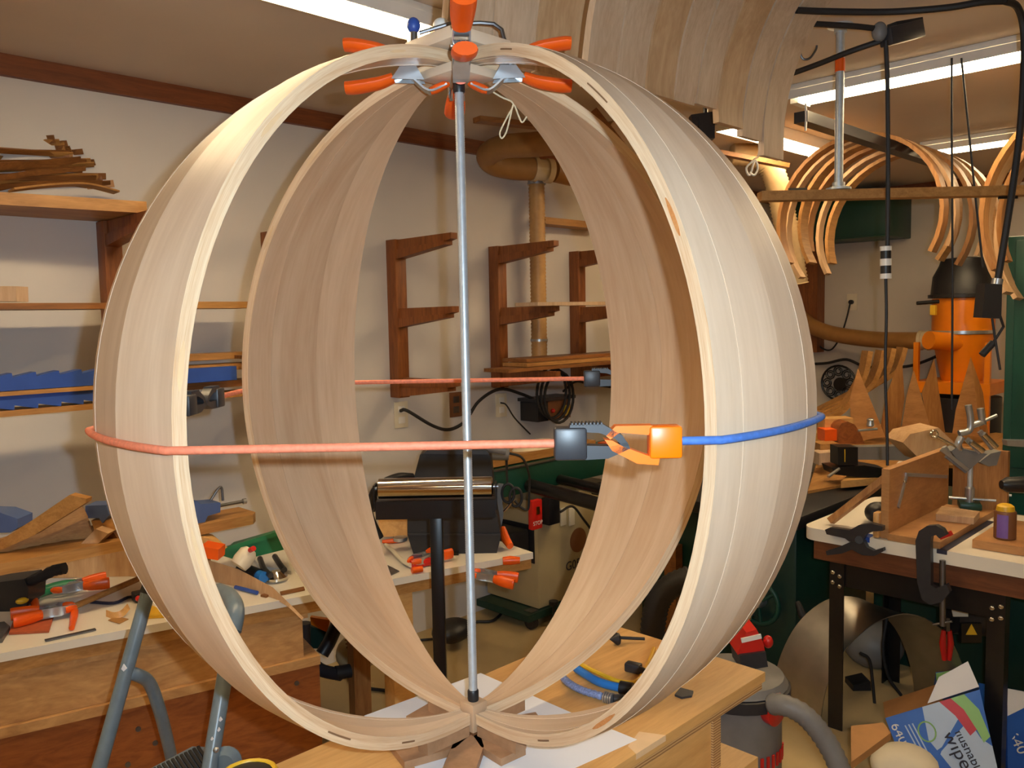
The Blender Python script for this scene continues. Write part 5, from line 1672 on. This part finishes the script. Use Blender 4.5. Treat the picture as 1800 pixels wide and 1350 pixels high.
# clamps on the table edge
t = thing('edge_clamp', 'black spring clamp biting the left corner of the white table', 'clamp', onX(1500, 960, 2.70))
e = lambda l, x=2.715: [onX(px, py, x) for px, py in l]
part(t, 'jaw', MB().prism(e([(1455, 929), (1464, 925), (1498, 930), (1514, 921), (1536, 918), (1556, 923), (1556, 931), (1540, 932), (1527, 937), (1522, 947), (1498, 950), (1490, 944), (1458, 937)]), (-.022, 0, 0)), M['charc'])
part(t, 'jaw', MB().prism(e([(1498, 951), (1522, 948), (1528, 960), (1540, 966), (1556, 961), (1557, 967), (1541, 975), (1520, 974), (1502, 964), (1484, 971), (1458, 974), (1456, 967), (1478, 960)], 2.713), (-.020, 0, 0)), M['charc'])
part(t, 'hinge', MB().cyl(onX(1510, 949, 2.688), onX(1510, 949, 2.714), .013, n=16), M['rubber'])
t = thing('c_clamp', 'black iron C-clamp with a red pad on the front of the white table', 'clamp', onX(1640, 1060, 2.69))
part(t, 'frame', MB().prism(e([(1614, 948), (1620, 931), (1634, 922), (1650, 921), (1662, 928), (1668, 938), (1656, 944), (1650, 938), (1642, 940), (1640, 952), (1641, 1000), (1641, 1026), (1650, 1031), (1668, 1024), (1674, 1038), (1660, 1055), (1640, 1060), (1625, 1050), (1617, 1020)], 2.712), (-.024, 0, 0)), M['charc'])
part(t, 'pad', MB().bar(onX(1653, 944, 2.73), onX(1672, 937, 2.73), .02, .014), M['red'], 'red pad')
part(t, 'screw', MB().cyl(onX(1657, 985, 2.70), onX(1657, 1100, 2.70), .009, n=12), M['dull'])
part(t, 'handle', MB().cyl(onX(1640, 1098, 2.70), onX(1674, 1092, 2.70), .004, n=8), M['dull'])

# under the table
t = thing('aluminium_hoop', 'wide bent aluminium sheet arching on the floor under the table', 'metal sheet', at(1500, 1290, 2.95))
ax = V((.12, 1, 0)).normalized()
dq = 2.84
hp = spline([at(1436, 1345, dq), at(1441, 1280, dq), at(1455, 1200, dq), at(1490, 1132, dq), at(1545, 1090, dq), at(1610, 1086, dq), at(1668, 1125, dq), at(1700, 1200, dq), at(1712, 1300, dq), at(1712, 1345, dq)], 6)
hp = [p + ax * .10 for p in hp]
part(t, 'sheet', MB().ribbon(hp, ax, .20, .003), M['alu'])
vc = at(1293, 1200, 2.28)
vr = .148
zv = at(1293, 1190, 2.28).z
vt = thing('shop_vacuum', 'grey and red shop vacuum on the floor right of the plywood bench', 'vacuum cleaner', (vc.x, vc.y, FZ))
part(vt, 'tank', MB().lathe((vc.x, vc.y, FZ + .05), UP, [(.11, 0), (.125, .02), (.125, zv - FZ - .10), (.13, zv - FZ - .095)], 28), M['grey'])
part(vt, 'rim', MB().lathe((vc.x, vc.y, zv - .045), UP, [(.13, 0), (.148, .004), (.148, .035), (.13, .04)], 28), M['charc'])
part(vt, 'lid', MB().lathe((vc.x, vc.y, zv - .005), UP, [(.142, 0), (.13, .02), (.07, .03), (.01, .034)], 28), M['grey'])
part(vt, 'motor_cap', slab(MB(), [(1296, 1150), (1312, 1112), (1330, 1106), (1342, 1130), (1346, 1152), (1330, 1168)], 2.24, .10), M['red'], 'red motor cap')
part(vt, 'white_band', MB().bar(at(1303, 1126, 2.235), at(1338, 1118, 2.235), .006, .012), M['white'], 'white band')
part(vt, 'knob', MB().ball(at(1350, 1128, 2.26), (.014, .014, .018)), M['red'])
part(vt, 'neck', slab(MB(), [(1300, 1152), (1346, 1146), (1350, 1172), (1304, 1180)], 2.23, .10), M['charc'])
pt = at(1340, 1238, 2.17)
part(vt, 'port', MB().lathe(at(1340, 1238, 2.20), -FWD * .6 + RGT * .55, [(.030, 0), (.042, .02), (.045, .045), (.036, .05)], 20), M['red'], 'red hose port')
part(vt, 'hose', ribbed([at(1356, 1238, 2.15), at(1380, 1240, 2.12), at(1415, 1258, 2.10), at(1450, 1300, 2.08), at(1475, 1350, 2.06), at(1490, 1420, 2.05)], .026, 6), M['grey'], ang=80)
for k in range(7):
    a = -R_(45) - R_(72) + R_(9) * k
    p = V((vc.x + .1275 * math.cos(a), vc.y + .1275 * math.sin(a), at(1320, 1330, 2.2).z))
    part(vt, 'red_mark', MB().bar(p - UP * .02, p + UP * .016, .009, .004, V((math.cos(a), math.sin(a), 0))), M['red'], 'red lettering stroke')
for k in range(3):
    a = R_(120 * k)
    part(vt, 'caster', MB().cyl((vc.x + .11 * math.cos(a), vc.y + .11 * math.sin(a), FZ), (vc.x + .11 * math.cos(a), vc.y + .11 * math.sin(a), FZ + .052), .022, n=12), M['black'])


def carton(label, A, B, C, D, d, thick, text=True, d2=None):
    """picture corners A top left, B top right, C bottom right, D bottom left; leaning carton"""
    d2 = d2 or d
    a, b, c, e_ = at(*A, d), at(*B, d2), at(*C, d2 - .10), at(*D, d - .10)
    xw = (b - a).normalized()
    yw = (a - e_).normalized()
    nn = xw.cross(yw).normalized()
    t = thing('wipes_carton', label, 'carton', (a + c) / 2 - nn * thick / 2 - UP * .1, 'cartons of wipes under the table')
    part(t, 'body', MB().prism([a, b, c, e_], -nn * thick), M['boxblue'])
    f = lambda u, v, h=.0012: a.lerp(b, u).lerp(e_.lerp(c, u), v) + nn * h
    return t, f, xw, yw, nn


t, f, xw, yw, nn = carton('blue carton with printed front lying open in front of the table leg', (1556, 1262), (1722, 1212), (1760, 1380), (1606, 1392), 2.52, .22, d2=2.44)
part(t, 'pale_panel', MB().prism([f(.40, 0), f(.66, 0), f(.85, .36), f(.9, .5), f(1, .6), f(1, 1), f(.62, 1), f(.44, .6), f(.36, .4)], nn * .0004), M['boxpale'], 'pale blue printed panel')
part(t, 'red_ribbon', MB().prism([f(.58, 0, .002), f(.70, 0, .002), f(.80, .16, .002), f(.88, .40, .002), f(.80, .45, .002), f(.70, .20, .002)], nn * .0004), M['boxred'], 'red printed ribbon')
part(t, 'green_band', MB().prism([f(.70, 0, .0021), f(.84, 0, .0021), f(.95, .2, .0021), f(1.0, .5, .0021), f(.92, .55, .0021), f(.88, .40, .0021), f(.80, .16, .0021)], nn * .0004), M['boxgreen'], 'green printed band')
part(t, 'round_mark', MB().tube([f(.37, .30, .002) + xw * .024 * math.cos(u * PI / 10) + yw * .028 * math.sin(u * PI / 10) for u in range(20)], .0022, 6, True), M['boxgreen'], 'round green mark')
vx = (f(.3, .8) - f(.2, .1)).normalized()
lettering(t, 'count_letters', '640', .040, f(.08, .24, .003), vx, RGT + UP * .25, M['white'])
lettering(t, 'flushable_letters', 'flushable', .036, f(.745, .62, .003), vx, RGT + UP * .25, M['ink'])
lettering(t, 'wipes_letters', 'wipes', .056, f(.64, .62, .003), vx, RGT + UP * .25, M['ink'])
for k in range(3):
    part(t, 'small_print', MB().bar(f(.17 + .04 * k, .16, .002), f(.24 + .04 * k, .62, .002), .004, .0006, nn), M['boxpale'])
a, b = f(0, 0, 0), f(.62, 0, 0)
part(t, 'flap', MB().prism([a, b, b - nn * .12 + yw * .045, a - nn * .14 + yw * .04], nn * .003), M['card'], 'open brown cardboard flap')
a, b = f(.46, -.02, 0), f(1.0, -.03, 0)
part(t, 'white_flap', MB().prism([a, b, b + yw * .075 - nn * .02, a + xw * .06 + yw * .06 - nn * .02], nn * .003), M['paper'], 'white folded flap')
t, f, xw, yw, nn = carton('blue carton partly hidden at the right edge beside the table leg', (1770, 1210), (1850, 1225), (1850, 1400), (1772, 1400), 2.60, .15)
part(t, 'pale_flap', MB().prism([f(0, 0), f(.5, 0), f(.5, .12), f(0, .26)], nn * .001), M['paper'])
lettering(t, 'count_letters', '640', .045, f(.20, .50, .003), vx, RGT + UP * .25, M['white'])
t, f, xw, yw, nn = carton('small blue and green carton behind the open carton', (1645, 1182), (1702, 1176), (1704, 1222), (1648, 1226), 2.86, .12)
part(t, 'green_band', MB().prism([f(0, .05), f(.5, .0), f(.9, .6), f(.8, .8), f(.4, .3), f(0, .35)], nn * .001), M['boxgreen'], 'green printed band')
part(t, 'red_ribbon', MB().prism([f(0, .55), f(.3, .6), f(.4, .9), f(0, .85)], nn * .001), M['boxred'], 'red printed ribbon')
solo('white_bag', 'crumpled pale plastic at the bottom right, in front of the blue carton', 'bag', MB().ball(at(1590, 1345, 2.30), (.10, .09, .05), 20, 12), M['cream'])
solo('card_sheet', 'sheet of brown cardboard on the floor behind the table leg', 'cardboard', MB().prism([onz(1496, 1340, FZ + .3), onz(1566, 1288, FZ + .3), onz(1552, 1270, FZ + .3), onz(1496, 1276, FZ + .3)], (0, 0, -.02)), M['card'])
t = thing('pliers', 'red-handled pliers hanging under the white table', 'pliers', at(1664, 1150, 2.72))
for s in (-1, 1):
    part(t, 'grip', MB().tube([at(1664 + 5 * s, 1108, 2.72), at(1664 + 7 * s, 1130, 2.72), at(1664 + 4 * s, 1160, 2.72)], [.007, .011, .008], 10), M['red'])
part(t, 'jaw', MB().bar(at(1664, 1085, 2.72), at(1664, 1108, 2.72), .02, .012), M['dull'])
t = thing('table_motor', 'black motor with a pale label and warning triangle under the table', 'motor', at(1700, 1085, 2.78))
part(t, 'body', MB().cyl(at(1672, 1085, 2.82), at(1732, 1090, 2.82), .055, n=24), M['black'])
part(t, 'label', slab(MB(), [(1672, 1066), (1702, 1062), (1702, 1084), (1676, 1084)], 2.755, .004), M['cream'], 'pale printed label')
part(t, 'plate', slab(MB(), [(1690, 1096), (1726, 1096), (1726, 1130), (1690, 1130)], 2.755, .02), M['blackm'])
part(t, 'warning_triangle', slab(MB(), [(1708, 1097), (1718, 1116), (1698, 1116)], 2.752, .002), M['yellow'], 'yellow warning triangle')
solo('grey_machine', 'rounded grey machine cover under the table behind the hoop', 'machine', MB().ball(at(1535, 1130, 3.35), (.12, .12, .10), 18, 12), M['grey'])
solo('black_gearbox', 'black gearbox on the floor inside the aluminium hoop', 'machine', slab(MB(), [(1500, 1205), (1530, 1198), (1532, 1220), (1516, 1250), (1498, 1258)], 3.1, .08), M['black'])
wcord('floor_cable', 'black cord curving down inside the aluminium hoop', [at(1512, 1148, 3.0), at(1528, 1160, 3.0), at(1534, 1200, 3.0), at(1540, 1250, 3.0), at(1556, 1282, 3.0)], .006)
wcord('floor_cable', 'black cord hanging behind the table leg above the cartons', [at(1560, 1080, 3.0), at(1552, 1140, 3.0), at(1562, 1190, 3.0), at(1584, 1222, 3.0)], .006)

# tall green column at the right edge
gc = thing('band_saw', 'tall dark green machine column at the right edge behind the table', 'machine', (3.85, .8, FZ))
q = at(1766, 620, 3.25)
part(gc, 'column', MB().bx((q.x, q.y - .34, FZ), (q.x + .16, q.y, at(1766, 416, 3.25).z), bev=.006), M['green'])
part(gc, 'door', MB().bx((q.x - .012, q.y - .33, TZ + .12), (q.x - .0005, q.y - .03, at(1766, 424, 3.25).z), bev=.004), M['green'])
part(gc, 'cabinet', MB().bx((3.46, .30, FZ), (4.05, 1.36, .80), bev=.01), M['green_d'])
